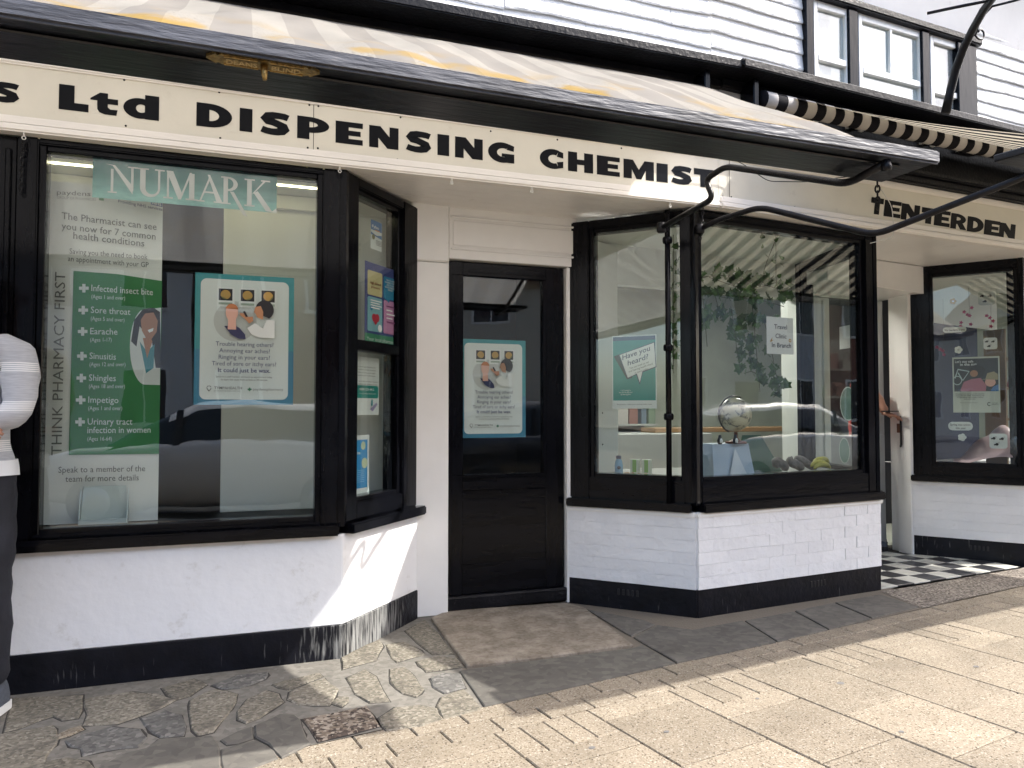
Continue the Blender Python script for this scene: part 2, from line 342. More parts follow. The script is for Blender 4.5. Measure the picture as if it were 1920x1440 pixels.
for k in range(-9, 15):
    u = U0 + k * PITCHU
    typ1 = (k % 2 == 1)
    if typ1:
        for q in range(4): slab('paving_block', u + q * PITCHU / 4 + J / 4, 2.338, PITCHU / 4 - J / 2, .226, PAV, M['paver'])
        slab('paving_block', u + J / 2, 2.214, PITCHU - J, .118, PAV, M['paver']); v = 2.208
    else:
        slab('paving_block', u + J / 2, 2.446, PITCHU - J, .118, PAV, M['paver']); v = 2.440
    while v > KV + .5:
        slab('paving_slab', u + J / 2, v - .4385 + J, PITCHU - J, .4385 - J, PAV, M['paver']); v -= .4385
    if v - .02 > KV + .14: slab('paving_slab', u + J / 2, KV + .135, PITCHU - J, v - KV - .14, PAV, M['paver'])
for k in range(-18, 30):                       # two courses of blocks against the old stones
    u = U0 + k * PITCHU / 2
    if -14 < k < 24:
        slab('paving_block', u + .05, 2.570, PITCHU / 2 - J, .118, PAV, M['paver'])
        slab('paving_block', u - .04, 2.694, PITCHU / 2 - J, .112, PAV, M['paver'])
for x, y, r_ in ((1576, 1281, .02), (1250, 1372, .012), (1690, 1372, .012), (1110, 1402, .014), (1830, 1250, .016), (1420, 1310, .010)):
    p = on_z(x, y, .0012); n_ = 11; pts = [(p.x + r_ * (1 + .25 * math.sin(k * 2.3)) * math.cos(k * 2 * math.pi / n_), p.y + r_ * (1 + .2 * math.cos(k * 3.1)) * .8 * math.sin(k * 2 * math.pi / n_), .0022) for k in range(n_)]
    mk('gum_spot', pts, [tuple(range(n_))], paint('trodden_gum', (.13, .125, .12), .7), PAV)
# old stones between the pavement and the shop fronts
APR = struct('crazy_paving', (0.3, 3.3, -.01))
mk('cement_bed', [uv(-8, 2.81, -.002), uv(1.56, 2.81, -.002), (1.16, 4.75, -.002), (-8, 4.75, -.002)], [(0, 1, 2, 3)], M['mortar_bed'], APR)
Z4 = lambda p: (p[0] / 5.647, 1260 + p[1] / 5.647)
Z5 = lambda p: (300 + p[0] / 4.8, 1220 + p[1] / 4.8)
Z6 = lambda p: (560 + p[0] / 4.8, 1120 + p[1] / 4.8)
ST = [('rag', Z4, [(150, 275), (870, 240), (865, 330), (820, 480), (650, 500), (560, 460), (230, 580), (60, 620)]),
      ('rag', Z4, [(905, 285), (1150, 240), (1400, 205), (1650, 225), (1840, 290), (1700, 370), (1250, 530), (895, 550), (940, 430)]),
      ('rag', Z4, [(-150, 900), (-60, 680), (150, 625), (555, 565), (595, 650), (585, 765), (480, 895), (470, 945), (220, 1000), (-120, 1060)]),
      ('paver', Z4, [(615, 650), (740, 590), (855, 565), (885, 600), (740, 665), (615, 700)]),
      ('rag_blue', Z4, [(700, 720), (900, 645), (1180, 575), (1470, 600), (1545, 690), (1450, 785), (1250, 800), (885, 875), (865, 800), (760, 780)]),
      ('rag_blue', Z4, [(1495, 485), (1750, 410), (1800, 420), (1920, 450), (1965, 560), (1940, 660), (1700, 680), (1600, 620)]),
      ('flag', Z4, [(1070, 1010), (1340, 855), (1550, 805), (1680, 715), (1920, 695), (2230, 680), (2280, 750), (2310, 900), (2330, 1090), (1100, 1090)]),
      ('rag', Z4, [(240, 1015), (480, 950), (700, 905), (920, 935), (985, 1010), (1000, 1090), (240, 1090)]),
      ('rag', Z5, [(275, 440), (400, 380), (500, 345), (690, 385), (680, 460), (600, 570), (480, 715), (350, 745), (292, 695), (265, 540)]),
      ('rag', Z5, [(695, 540), (785, 430), (960, 355), (1060, 385), (1110, 455), (900, 595), (780, 640), (705, 605)]),
      ('rag', Z5, [(1175, 365), (1350, 285), (1480, 245), (1600, 335), (1580, 385), (1520, 480), (1250, 475), (1155, 430)]),
      ('rag', Z5, [(1535, 465), (1605, 405), (1695, 405), (1695, 455), (1640, 495)]),
      ('flag', Z5, [(550, 800), (700, 725), (826, 685), (834, 785), (700, 828), (600, 838)]),
      ('flag', Z5, [(865, 672), (1020, 604), (1080, 575), (1200, 580), (1255, 622), (1295, 740), (1345, 828), (1095, 955), (985, 835), (872, 778)]),
      ('flag', Z5, [(560, 885), (860, 805), (1025, 900), (1052, 965), (800, 1056), (575, 1070)]),
      ('rag', Z5, [(1010, 300), (1250, 235), (1430, 195), (1465, 225), (1165, 345)]),
      ('rag_dark', lambda p: p, [(568, 1346), (688, 1323), (712, 1360), (596, 1389)]),
      ('rag', Z6, [(435, 720), (600, 645), (695, 705), (815, 925), (640, 935), (505, 860)]),
      ('rag', Z6, [(825, 645), (950, 625), (1045, 705), (1125, 820), (1055, 885), (930, 855), (835, 760)]),
      ('rag_blue', Z6, [(1185, 725), (1300, 675), (1455, 685), (1495, 805), (1310, 855), (1205, 800)]),
      ('rag', Z6, [(1285, 900), (1485, 825), (1640, 1000), (1305, 1085), (1245, 970)]),
      ('rag', Z6, [(725, 1080), (870, 985), (1080, 965), (1235, 990), (1290, 1090), (1100, 1155), (800, 1190), (745, 1130)]),
      ('rag', Z6, [(785, 420), (950, 395), (1095, 470), (1140, 508), (885, 575), (835, 540)]),
      ('rag', Z6, [(1065, 570), (1250, 525), (1415, 545), (1475, 620), (1150, 665), (1085, 610)]),
      ('rag', Z6, [(385, 530), (560, 445), (720, 385), (755, 440), (695, 560), (405, 635)]),
      ('rag', Z6, [(965, 300), (1135, 205), (1265, 330), (1385, 498), (1200, 505), (1065, 400)]),
      ('rag', Z5, [(20, 330), (300, 250), (420, 300), (270, 400), (120, 440)]),
      ('rag_blue', Z5, [(480, 300), (700, 215), (960, 190), (940, 250), (720, 330), (560, 335)])]
for mt, tr, pl in ST:
    P = [on_z(*tr(p), 0.004) for p in pl]; Q = []; cc = sum(P, Vector()) / len(P); P = [cc + (p - cc) * (1.05 if mt != 'rag_dark' else 1.0) for p in P]
    for i in range(len(P)):                    # finer, slightly broken outline
        a, b = P[i], P[(i + 1) % len(P)]; Q.append(a)
        if (b - a).length > .09: Q.append((a + b) / 2 + Vector((random.uniform(-.006, .006), random.uniform(-.006, .006), 0)))
    zz = .0022 + random.uniform(0, .0028) + (.0015 if mt == 'flag' else 0)
    slab_poly('dirt_joint', [cc + (q - cc) * (1 + random.uniform(.001, .011) / max(.04, (q - cc).length)) + Vector((random.uniform(-.004, .004), random.uniform(-.004, .004), 0)) for q in Q], -.03, -.0008, paint('joint_dirt', (.035, .031, .027), .95), APR, inset=.003)
    slab_poly('paving_stone', Q, -.03, zz, M[mt], APR, inset=.007, rough=.0012)
FL = struct('flagstone_apron', (2.6, 3.5, -.01))
mk('flag_bed', [uv(1.48, 2.812, -.0015), uv(4.9, 2.812, -.0015), (4.25, 4.2, -.0015), (2.6, 4.2, -.0015), (2.0, 4.6, -.0015), (1.12, 4.7, -.0015)], [(0, 1, 2, 3, 4, 5)], M['pav_joint'], FL)
g = lambda *ps: [on_z(x, y, 0.006) for x, y in ps]
slab_poly('step_slab', g((808, 1160), (876, 1251), (1030, 1233), (1187, 1211), (1096, 1141), (1060, 1132), (836, 1148)), -.03, .016, M['step'], FL, inset=.008, rough=.001)
slab_poly('flagstone', g((862, 1257), (878, 1254), (1190, 1214), (1206, 1209), (1266, 1243), (1000, 1303), (908, 1324)), -.03, .006, M['flag'], FL, rough=.001)
slab_poly('flagstone', g((1100, 1142), (1210, 1163), (1228, 1171), (1184, 1192), (1172, 1186)), -.03, .006, M['flag'], FL, rough=.001)
slab_poly('flagstone', g((1188, 1194), (1232, 1172), (1300, 1181), (1393, 1164), (1455, 1203), (1270, 1242), (1209, 1207)), -.03, .008, M['flag'], FL, rough=.001)
slab_poly('flagstone', g((1397, 1163), (1488, 1146), (1552, 1180), (1458, 1202)), -.03, .006, M['flag'], FL, rough=.001)
slab_poly('flagstone', g((1491, 1145), (1563, 1130), (1632, 1159), (1555, 1179)), -.03, .007, M['flag'], FL, rough=.001)
slab_poly('flagstone', g((1566, 1129), (1650, 1114), (1722, 1137), (1635, 1158)), -.03, .006, M['flag'], FL, rough=.001)
mk('aggregate_strip', [tuple(on_z(1652, 1109, .001)), tuple(on_z(1726, 1139, .001)), tuple(uv(4.62, 2.812, .001)), tuple(uv(12, 2.812, .001)), (12, 5.1, .001), (6.2, 4.30, .001), tuple(on_z(1911, 1066, .001))], [(0, 1, 2, 3, 4, 5, 6)], M['strip'], FL)
TF = struct('checkered_entrance_floor', (4.9, 4.5, 0))
mk('tile_bed', [(4.13, 4.04, .002), (5.8, 4.22, .002), (5.8, 5.6, .002), (4.2, 5.6, .002)], [(0, 1, 2, 3)], paint('tile_joint', (.07, .065, .06), .8), TF)
ta = R(6.5); ts = .178; tx = Vector((math.cos(ta), math.sin(ta), 0)); ty = Vector((-math.sin(ta), math.cos(ta), 0)); tme = {}
for mt in ('tile_white', 'tile_black'):
    bm = bev_box_bm((-ts / 2 + .001, -ts / 2 + .001, -.01), (ts / 2 - .001, ts / 2 - .001, 0), .0012); me = bpy.data.meshes.new('tile'); bm.to_mesh(me); bm.free(); me.materials.append(M[mt]); tme[mt] = me
for i in range(-2, 9):
    for j in range(-1, 6):
        p = Vector((4.36, 4.06, 0)) + tx * (i + .5) * ts + ty * (j + .5) * ts
        if p.x < 4.12 + (p.y - 4) * .1 or p.x > 5.85 or p.y > 5.12 or p.x > 6.0 - (p.y - 4.2) * .75: continue
        if p.y < 4.09 + (p.x - 4.13) * .125: continue
        o = bpy.data.objects.new('tile', tme['tile_white' if (i + j) % 2 else 'tile_black']); link(o, TF, p + Vector((0, 0, .006))); o.rotation_euler.z = ta

# ------------------------------------------------------------------ the shop building
BL = thing('shop_building', 'white and black timber shop front with bay windows, cream sign board and weatherboarded upper floor', 'building', (2.0, 4.6, 0))
LF = Wall((-.955, 3.85), (.487, 3.85)); LA = Wall((.487, 3.85), (1.0, 4.43)); PIL = Wall((1.0, 4.43), (2.0, 4.43))
RA = Wall((2.0, 4.45), (2.575, 3.86)); RF = Wall((2.575, 3.86), (4.17, 4.03)); RS = Wall((4.17, 4.03), (4.40, 4.95))
B3A = Wall((5.43, 4.90), (5.93, 4.25)); B3F = Wall((5.93, 4.25), (7.6, 4.43))
ZPL, ZSL = .165, .615           # plinth top, sill bottom
ZH = 2.47                       # underside of the sign board
def bay_base(W_, zs, brick=True, a0=0.0, a1=None, zp=ZPL, m0=0.0, m1=0.0):
    a1 = W_.L if a1 is None else a1
    W_.box('bay_wall', a0, a1, -.20, 0, zp, zs, M['mortar'] if brick else M['masonry'], BL, b=.004, m0=m0, m1=m1)
    W_.box('plinth', a0, a1, -.20, .006, -.03, zp, M['plinth'], BL, b=.004, m0=m0, m1=m1)
_bk = {}
def bricks(W_, zs, a0, a1, zp=ZPL, bw=.226, bh=.0735):
    """painted bricks proud of their joints, header ends at the corners"""
    n = int(round((zs - zp) / bh)); h = (zs - zp) / n
    for r in range(n):
        a = a0 + .002; off = (r % 2) * .113
        cuts = [a0] + [a0 + off + bw * i for i in range(0 if off else 1, 30) if a0 + .04 < a0 + off + bw * i < a1 - .04] + [a1]
        for i in range(len(cuts) - 1):
            wd = cuts[i + 1] - cuts[i] - .0010; key = (round(wd, 2), round(h, 3))
            if key not in _bk:
                bm = bev_box_bm((-key[0] / 2, -.012, 0.0), (key[0] / 2, 0.0, h - .0010), .0008, 2)
                me = bpy.data.meshes.new('brick'); bm.to_mesh(me); bm.free(); me.materials.append(M['brick']); _bk[key] = me
            o = bpy.data.objects.new('brick', _bk[key])
            link(o, BL, W_.pt((cuts[i] + cuts[i + 1]) / 2, .0003 + random.uniform(-.0004, .0004), zp + r * h + .0002))
            o.rotation_euler = (random.uniform(-.002, .002), random.uniform(-.006, .006), math.atan2(W_.u.y, W_.u.x) + math.pi + random.uniform(-.006, .006))
            o.rotation_euler.z -= math.pi
# left bay: rendered base
T1 = math.tan((math.atan2(LA.u.y, LA.u.x)) / 2); 
bay_base(LF, ZSL, False, a0=-2.6); bay_base(LA, ZSL, False, a1=LA.L)
bay_base(RA, ZSL + .01, True); bay_base(RF, ZSL + .01, True); bay_base(RS, ZSL + .01, True); bay_base(B3A, ZSL + .02, True, zp=.17); bay_base(B3F, ZSL + .02, True, zp=.17)
bricks(RA, ZSL - .012, .0, RA.L - .004); bricks(RF, ZSL - .012, .004, RF.L); bricks(B3A, ZSL, 0, B3A.L, zp=.17)
for W_, zz in ((RA, ZSL), (RF, ZSL), (B3A, ZSL + .01)):                       # white moulding under the black sill
    W_.box('base_moulding', -.01 if W_ is not RF else 0, W_.L + (.015 if W_ is RF else 0), -.02, .022, zz - .022, zz + .009, M['white_trim'], BL, b=.006, seg=2)
for W_, a in ((RF, .93), (RA, .33), (B3A, .42)):                              # air bricks in the plinth
    for i in range(5): W_.box('air_vent_slot', a + i * .03, a + i * .03 + .016, 0.0, .0085, .085, .125, M['dark'], BL, b=.003)
def window(W_, zs, ztop, gx0, gx1, gz0, gz1, transom=None, a0=0.0, a1=None, post0=.0, post1=.0, sill_out=.05, name='window', e0=0., e1=0., deep=.12, glass_in=-.045):
    """frame of stiles, head, rail and sill round one opening; inner beads; a pane of glass"""
    a1 = W_.L if a1 is None else a1
    f = W_.box(name, a0, gx0 - .028, -deep, .0, zs + .05, ztop, M['black_v'], BL, b=.006, seg=2)
    W_.box('stile', gx1 + .028, a1, -deep, .0, zs + .05, ztop, M['black_v'], f, b=.006, seg=2)
    W_.box('head_rail', gx0 - .03, gx1 + .03, -deep, -.003, gz1 + .026, ztop, M['black'], f, b=.006, seg=2)
    W_.box('bottom_rail', gx0 - .03, gx1 + .03, -deep, -.003, zs + .05, gz0 - .024, M['black'], f, b=.006, seg=2)
    W_.box('sill', a0 - e0, a1 + e1, -.10, sill_out, zs, zs + .052, M['black'], f, b=.007, seg=2)
    bd = .03                                                                   # stepped bead
    W_.box('bead', gx0 - bd, gx0, -deep + .01, -.022, gz0 - bd, gz1 + bd, M['black_v'], f, b=.004)
    W_.box('bead', gx1, gx1 + bd, -deep + .01, -.022, gz0 - bd, gz1 + bd, M['black_v'], f, b=.004)
    W_.box('bead', gx0, gx1, -deep + .01, -.024, gz1, gz1 + bd, M['black'], f, b=.004)
    W_.box('bead', gx0, gx1, -deep + .01, -.024, gz0 - bd, gz0, M['black'], f, b=.004)
    W_.box('pane', gx0 - .006, gx1 + .006, glass_in - .004, glass_in, gz0 - .006, gz1 + .006, M['glass'], f, b=0)
    return f
def hits(W_, pts, d=-.045): return [W_.hit(x, y, d) for x, y in pts]
# left front window
h = hits(LF, [(86, 284), (593, 340), (590, 968), (79, 990)]); gx0, gx1 = (h[0][0] + h[3][0]) / 2, (h[1][0] + h[2][0]) / 2; gz1, gz0 = (h[0][1] + h[1][1]) / 2, (h[2][1] + h[3][1]) / 2
GL = (gx0, gx1, gz0, gz1)
window(LF, ZSL, ZH - .002, gx0, gx1, gz0, gz1, a0=0, a1=LF.L - .022)
# left slanted window: two sashes
h = hits(LA, [(665, 362), (745, 403), (735, 918), (663, 930)]); ax0, ax1 = (h[0][0] + h[3][0]) / 2, (h[1][0] + h[2][0]) / 2; az1, az0 = (h[0][1] + h[1][1]) / 2, (h[2][1] + h[3][1]) / 2
fa = window(LA, ZSL, ZH - .002, ax0, ax1, az0, az1, a0=.022, a1=LA.L - .01, e0=.0, e1=.035)
zt = (LA.hit(700, 641, -.045)[1] + LA.hit(700, 663, -.045)[1]) / 2
LA.box('meeting_rail', ax0 - .01, ax1 + .01, -.075, -.018, zt - .03, zt + .03, M['black'], fa, b=.005)
LA.box('sash_stile', ax1 - .055, ax1, -.09, -.055, az0, zt - .03, M['black_v'], fa, b=.004)
# corner post of the left bay
cp = [LF.pt(LF.L - .026, .004, 0), LF.pt(LF.L + .004, .010, 0), LA.pt(-.004, .010, 0), LA.pt(.026, .004, 0), LA.pt(.03, -.14, 0), LF.pt(LF.L - .03, -.14, 0)]
def post(name, pl, z0, z1, mt, parent):
    n = len(pl); vs = [(p.x, p.y, z0) for p in pl] + [(p.x, p.y, z1) for p in pl]
    fs = [(i, (i + 1) % n, n + (i + 1) % n, n + i) for i in range(n)] + [tuple(range(n - 1, -1, -1)), tuple(range(n, 2 * n))]
    return mk(name, vs, fs, mt, parent)
post('corner_post', cp, ZSL + .04, ZH - .003, M['black_v'], BL)
# black pilaster at the far left with its panel moulding
box('pilaster', -2.2, -.96, 3.872, 4.05, ZSL, ZH - .003, M['black_v'], BL)
for x in (-.992, -1.05, -1.30): box('pilaster_bead', x - .012, x + .012, 3.858, 3.873, ZSL + .08, ZH - .06, M['black_v'], BL, b=.005)
box('sill', -2.2, -.957, 3.80, 3.95, ZSL, ZSL + .052, M['black'], BL, b=.007)
# ---- bay 2
ZS2 = ZSL + .01
h = hits(RA, [(1115, 441), (1227, 424), (1275, 889), (1117, 890)]); bx0, bx1 = (h[0][0] + h[3][0]) / 2, RA.L - .135; bz1, bz0 = (h[0][1] + h[1][1]) / 2, (h[2][1] + h[3][1]) / 2
window(RA, ZS2, ZH - .002, bx0, RA.L - .095, bz0, bz1, a0=.0, a1=RA.L - .02, e1=.0)
h = hits(RF, [(1312, 419), (1603, 455), (1617, 879), (1313, 895)]); fx0, fx1 = (h[0][0] + h[3][0]) / 2, (h[1][0] + h[2][0]) / 2; fz1, fz0 = (h[0][1] + h[1][1]) / 2, (h[2][1] + h[3][1]) / 2
window(RF, ZS2, ZH - .002, fx0, fx1, fz0, fz1, a0=.022, a1=RF.L - .02, e1=.03)
RS_f = window(RS, ZS2, ZH - .002, .15, RS.L - .12, fz0, fz1 - .05, a0=.02, a1=RS.L)
post('corner_post', [RA.pt(RA.L - .026, .004, 0), RA.pt(RA.L + .002, .012, 0), RF.pt(-.002, .012, 0), RF.pt(.026, .004, 0), RF.pt(.03, -.14, 0), RA.pt(RA.L - .03, -.14, 0)], ZS2 + .04, ZH - .003, M['black_v'], BL)
post('corner_post', [RF.pt(RF.L - .024, .004, 0), RF.pt(RF.L + .002, .010, 0), RS.pt(-.002, .010, 0), RS.pt(.024, .004, 0), RS.pt(.028, -.12, 0), RF.pt(RF.L - .028, -.12, 0)], ZS2 + .04, ZH - .003, M['black_v'], BL)
# slim upright pole standing before the slanted window (carries the blind arm)
pp = RA.pt(RA.L - .155, .035, 0)
BP = tube('blind_pole', [(pp.x, pp.y, ZS2 + .05), (pp.x, pp.y, ZH - .004)], .017, M['black_v'], BL, n=10)
for z in (1.2, 1.62, 2.28): lathe('pole_bracket', [(.026, -.02), (.03, -.01), (.03, .01), (.026, .02)], (pp.x, pp.y, z), M['black_v'], BP, n=10)
# ---- bay 3 (right edge of the picture)
h = hits(B3A, [(1747, 522), (1897, 507), (1910, 868), (1757, 868)]); cx0, cx1 = (h[0][0] + h[3][0]) / 2, (h[1][0] + h[2][0]) / 2; cz1, cz0 = (h[0][1] + h[1][1]) / 2, (h[2][1] + h[3][1]) / 2
ZS3 = ZSL + .02
z3t = B3A.hit(1820, 487, 0)[1]
window(B3A, ZS3, z3t, cx0, cx1, cz0, cz1, a0=0, a1=B3A.L + .0)
window(B3F, ZS3, z3t, .16, B3F.L - .2, cz0, cz1, a0=.02)
post('corner_post', [B3A.pt(B3A.L - .026, .004, 0), B3A.pt(B3A.L + .002, .012, 0), B3F.pt(-.002, .012, 0), B3F.pt(.026, .004, 0), B3F.pt(.03, -.14, 0), B3A.pt(B3A.L - .03, -.14, 0)], ZS3 + .04, z3t - .002, M['black_v'], BL)
# ---- pilaster, door case and door
DX0, DX1 = 1.192, 1.986; DZ = 2.172
box('door_pilaster', .962, DX0, 4.43, 4.62, .0, 2.145, M['white_trim'], BL, b=.005)
box('pilaster_cap', .955, DX0 - .001, 4.418, 4.62, 2.147, 2.62, M['white_trim'], BL, b=.01)
lint = box('door_lintel', DX0 + .001, 2.06, 4.432, 4.62, DZ + .004, 2.62, M['white_trim'], BL, b=.003)
zA, zB = on_y(930, 470, 4.43).z, on_y(930, 416, 4.43).z
for nm, a in (('panel_moulding', (DX0 + .01, 2.045, 4.420, 4.433, zA - .014, zA)), ('panel_moulding', (DX0 + .01, 2.045, 4.420, 4.433, zB, zB + .014))):
    box(nm, *a, M['white_trim'], lint, b=.004)
box('panel', DX0 + .022, 2.03, 4.424, 4.433, zA + .014, zB - .014, M['white_trim'], lint, b=.005)
box('door_jamb', DX1, 2.05, 4.44, 4.62, .0, DZ, M['white_trim'], BL, b=.004)
box('door_jamb', DX0 - .01, DX0 + .006, 4.455, 4.62, .0, DZ, M['white_trim'], BL, b=.003)
door = box('door', DX0 + .010, DX0 + .105, 4.475, 4.53, .10, DZ - .004, M['black_v'], BL, b=.004)
gA = on_y(848, 516, 4.48); gB = on_y(1017, 525, 4.48); gC = on_y(1017, 886, 4.48); dz1, dz0 = (gA.z + gB.z) / 2, gC.z
dx0, dx1 = gA.x, gB.x
door.data.materials[0] = M['black_v']
box('door_stile', dx1 + .02, DX1 - .006, 4.475, 4.53, .10, DZ - .004, M['black_v'], door, b=.004)
box('top_rail', DX0 + .1, dx1 + .025, 4.477, 4.53, dz1 + .02, DZ - .004, M['black'], door, b=.004)
box('lock_rail', DX0 + .1, dx1 + .025, 4.477, 4.53, dz0 - .10, dz0 - .02, M['black'], door, b=.004)
box('bottom_panel', DX0 + .1, dx1 + .025, 4.484, 4.53, .28, dz0 - .095, M['black'], door, b=.003)
box('kick_rail', DX0 + .1, dx1 + .025, 4.477, 4.53, .10, .285, M['black'], door, b=.004)
for a in ((DX0 + .1, dx0, dz0, dz1), (dx1, dx1 + .025, dz0, dz1)): box('glazing_bead', a[0], a[1], 4.472, 4.52, a[2], a[3], M['black_v'], door, b=.003)
for a in ((dz1, dz1 + .024), (dz0 - .024, dz0)): box('glazing_bead', DX0 + .1, dx1 + .024, 4.4705, 4.52, a[0], a[1], M['black'], door, b=.003)
box('pane', dx0 - .004, dx1 + .004, 4.496, 4.50, dz0 - .004, dz1 + .004, M['glass'], door, b=0)
box('threshold', DX0 - .004, DX1 + .004, 4.44, 4.60, .012, .098, M['black_dull'], BL, b=.01)
# ---- soffit under the sign board, boards running along the street
zs0, zs1 = ZH + .012, on_y(800, 384, 4.43).z
nb = 6
SOF = [(y0, zs0 + (zs1 - zs0) * i / nb) for i, y0 in enumerate([3.85 + (4.46 - 3.85) * k / nb for k in range(nb + 1)])]
for i in range(nb):
    (ya, za), (yb, zb) = SOF[i], SOF[i + 1]
    mk('soffit_board', [(-.9, ya + .002, za), (2.62, ya + .002, za), (2.62, yb - .002, zb), (-.9, yb - .002, zb), (-.9, ya + .002, za + .015), (2.62, ya + .002, za + .015), (2.62, yb - .002, zb + .015), (-.9, yb - .002, zb + .015)],
       [(3, 2, 1, 0), (0, 1, 5, 4), (1, 2, 6, 5), (2, 3, 7, 6), (3, 0, 4, 7), (4, 5, 6, 7)], M['soffit'], BL)
mk('soffit_backing', [(-.9, 3.86, ZH + .05), (2.62, 3.86, ZH + .05), (2.62, 4.6, ZH + .05), (-.9, 4.6, ZH + .05)], [(0, 1, 2, 3)], M['soffit'], BL)
# entrance soffit of the right-hand doorway and the white boxing beside bay 3
ez = on_y(1700, 470, 4.05).z
mk('entrance_soffit', [(2.6, 3.86, ZH + .006), (4.19, 3.95, ZH + .006), (7.6, 4.2, ZH + .006), (7.6, 5.4, ZH + .004), (2.6, 5.4, ZH + .004)], [(4, 3, 2, 1, 0)], M['soffit'], BL)
zb0 = B3A.hit(1660, 552, 0)[1]
mk('entrance_boxing', [(4.30, 4.62, zb0), (5.50, 4.80, zb0 - .02), (5.50, 4.80, ZH), (4.30, 4.62, ZH), (4.30, 5.3, zb0), (5.50, 5.3, zb0 - .02), (5.50, 5.3, ZH), (4.30, 5.3, ZH)],
   [(0, 1, 2, 3), (4, 5, 1, 0), (1, 5, 6, 2), (5, 4, 7, 6), (4, 0, 3, 7)], M['white_trim'], BL)
# ---- sign board (fascia) in two straight runs
F1 = Wall((-4.2, 3.845), (2.72, 3.815)); F2 = Wall((2.72, 3.815), (8.2, 4.22))
ZT = 2.822
for W_ in (F1, F2):
    W_.box('fascia_board', 0, W_.L, -.04, 0, ZH + .06, ZT - .02, M['cream'], BL, b=.002)
    W_.box('lower_moulding', 0, W_.L, -.03, .018, ZH + .034, ZH + .075, M['cream_trim'], BL, b=.007, seg=3)
    W_.box('lower_moulding', 0, W_.L, -.04, .032, ZH, ZH + .036, M['cream_trim'], BL, b=.009, seg=3)
    W_.box('upper_moulding', 0, W_.L, -.03, .016, ZT - .045, ZT, M['cream_trim'], BL, b=.008, seg=3)
    W_.box('cornice', 0, W_.L, -.05, .055, ZT, ZT + .05, M['black_dull'], BL, b=.01, seg=2)
    W_.box('cornice', 0, W_.L, -.05, .085, ZT + .051, ZT + .085, M['black_dull'], BL, b=.008, seg=2)
for x, y in ((588, 232), (1368, 360)):                                         # board joints and screws
    s_, z_ = F1.hit(x, y)
    F1.box('board_joint', s_ - .0015, s_ + .0015, -.001, .0006, ZH + .076, ZT - .046, M['dark'], BL, b=0)
scr = None
for (x, y) in [(233, 150), (236, 236), (411, 173), (413, 259), (580, 197), (597, 199), (577, 277), (596, 278), (751, 220), (745, 299), (920, 246), (913, 319), (1045, 262), (1035, 333), (1165, 278), (1154, 347), (1355, 368), (1371, 369), (1490, 388), (1600, 407)]:
    W_ = F1 if x < 1365 else F2; s_, z_ = W_.hit(x, y); c = W_.pt(s_, .0005, z_)
    lathe('screw', [(.0052, 0), (.0052, .0012), (.003, .002)], c, M['iron'], BL, n=8, axis=W_.n)
# ------------------------------------------------------------------ upper floor, hoods over the blinds
UW1 = Wall((-4.4, 3.95), (2.74, 3.92)); UW2 = Wall((2.74, 3.92), (8.4, 4.34))
for W_ in (UW1, UW2):
    W_.box('upper_wall', 0, W_.L, -.18, -.006, ZT + .08, 5.6, M['masonry'], BL, b=0)
    W_.box('blind_box_back', 0, W_.L, -.02, .0, ZT + .08, 3.30, M['black_dull'], BL, b=0)
HZ1 = on_y(1280, 95, 3.70).z; hx1 = on_y(1389, 112, 3.70).x
H1 = Wall((-4.3, 3.71), (hx1, 3.70)); H2 = Wall((hx1 + .0, 3.68), (8.3, 4.11))
HZ2 = H2.hit(1500, 138)[1]
def hood(W_, z, wall_y):
    o = W_.box('blind_hood', 0, W_.L, -.27, 0, z - .03, z, M['black_dull'], BL, b=.006)
    W_.box('hood_edge', 0, W_.L, .001, .016, z - .045, z + .006, M['black_dull'], o, b=.007, seg=2)
    W_.box('hood_fillet', 0, W_.L, -.24, -.18, z - .09, z - .031, M['black_dull'], o, b=.01)
    W_.box('lead_flashing', 0, W_.L, -.26, .004, z + .001, z + .012, paint('lead', (.16, .16, .165), .5, var=.3, vscale=20, bump=.5, bscale=30), o, b=.003)
hood(H1, HZ1, 3.9); hood(H2, HZ2, 3.9)
for x, y0, y1 in ((1320, 132, 172), (1411, 152, 195)):
    p = on_y(x, (y0 + y1) / 2, 3.80); box('hood_bracket', p.x - .02, p.x + .02, 3.76, 3.90, ZT + .09, HZ1 - .05, M['black_v'], BL, b=.006)
# white weatherboards, each board its own wedge with a wavering lower edge
def boards(W_, a0, a1, z0, z1, step=.104, seglen=1.9):
    z = z0; r = 0
    while z < z1:
        a = a0 - random.uniform(0, .8) * (1 if r else 0)
        while a < a1:
            b0, b1 = max(a, a0), min(a + seglen * random.uniform(.7, 1.2), a1); a = b1 if b1 < a1 else a1 + 1
            if b1 - b0 < .05: continue
            n = max(2, int((b1 - b0) / .09)); vs, fs = [], []; ph = random.uniform(0, 9); tw = random.uniform(-.004, .004)
            for i in range(n + 1):
                t = b0 + (b1 - b0) * i / n + (.0015 if i == 0 else -.0015 if i == n else 0)
                dz = .006 * math.sin(t * 3.1 + ph) + .004 * math.sin(t * 8.3 + ph * 2) + random.uniform(-.0022, .0022) + tw * (i / n)
                dd = .004 * math.sin(t * 4.3 + ph)
                vs += [W_.pt(t, .0, z + dz + .004), W_.pt(t, .018 + dd, z + dz), W_.pt(t, .021 + dd, z + dz + .010), W_.pt(t, .013 + dd * .5, z + step * .55), W_.pt(t, .004, z + step + .012)]
            for i in range(n):
                o = i * 5
                for k in range(4): fs.append((o + k, o + 5 + k, o + 6 + k, o + 1 + k))
            fs += [(0, 1, 2, 3, 4), (n * 5 + 4, n * 5 + 3, n * 5 + 2, n * 5 + 1, n * 5)]
            mk('weatherboard', vs, [f[::-1] for f in fs], M['weather'], BL, smooth=False)
        z += step; r += 1
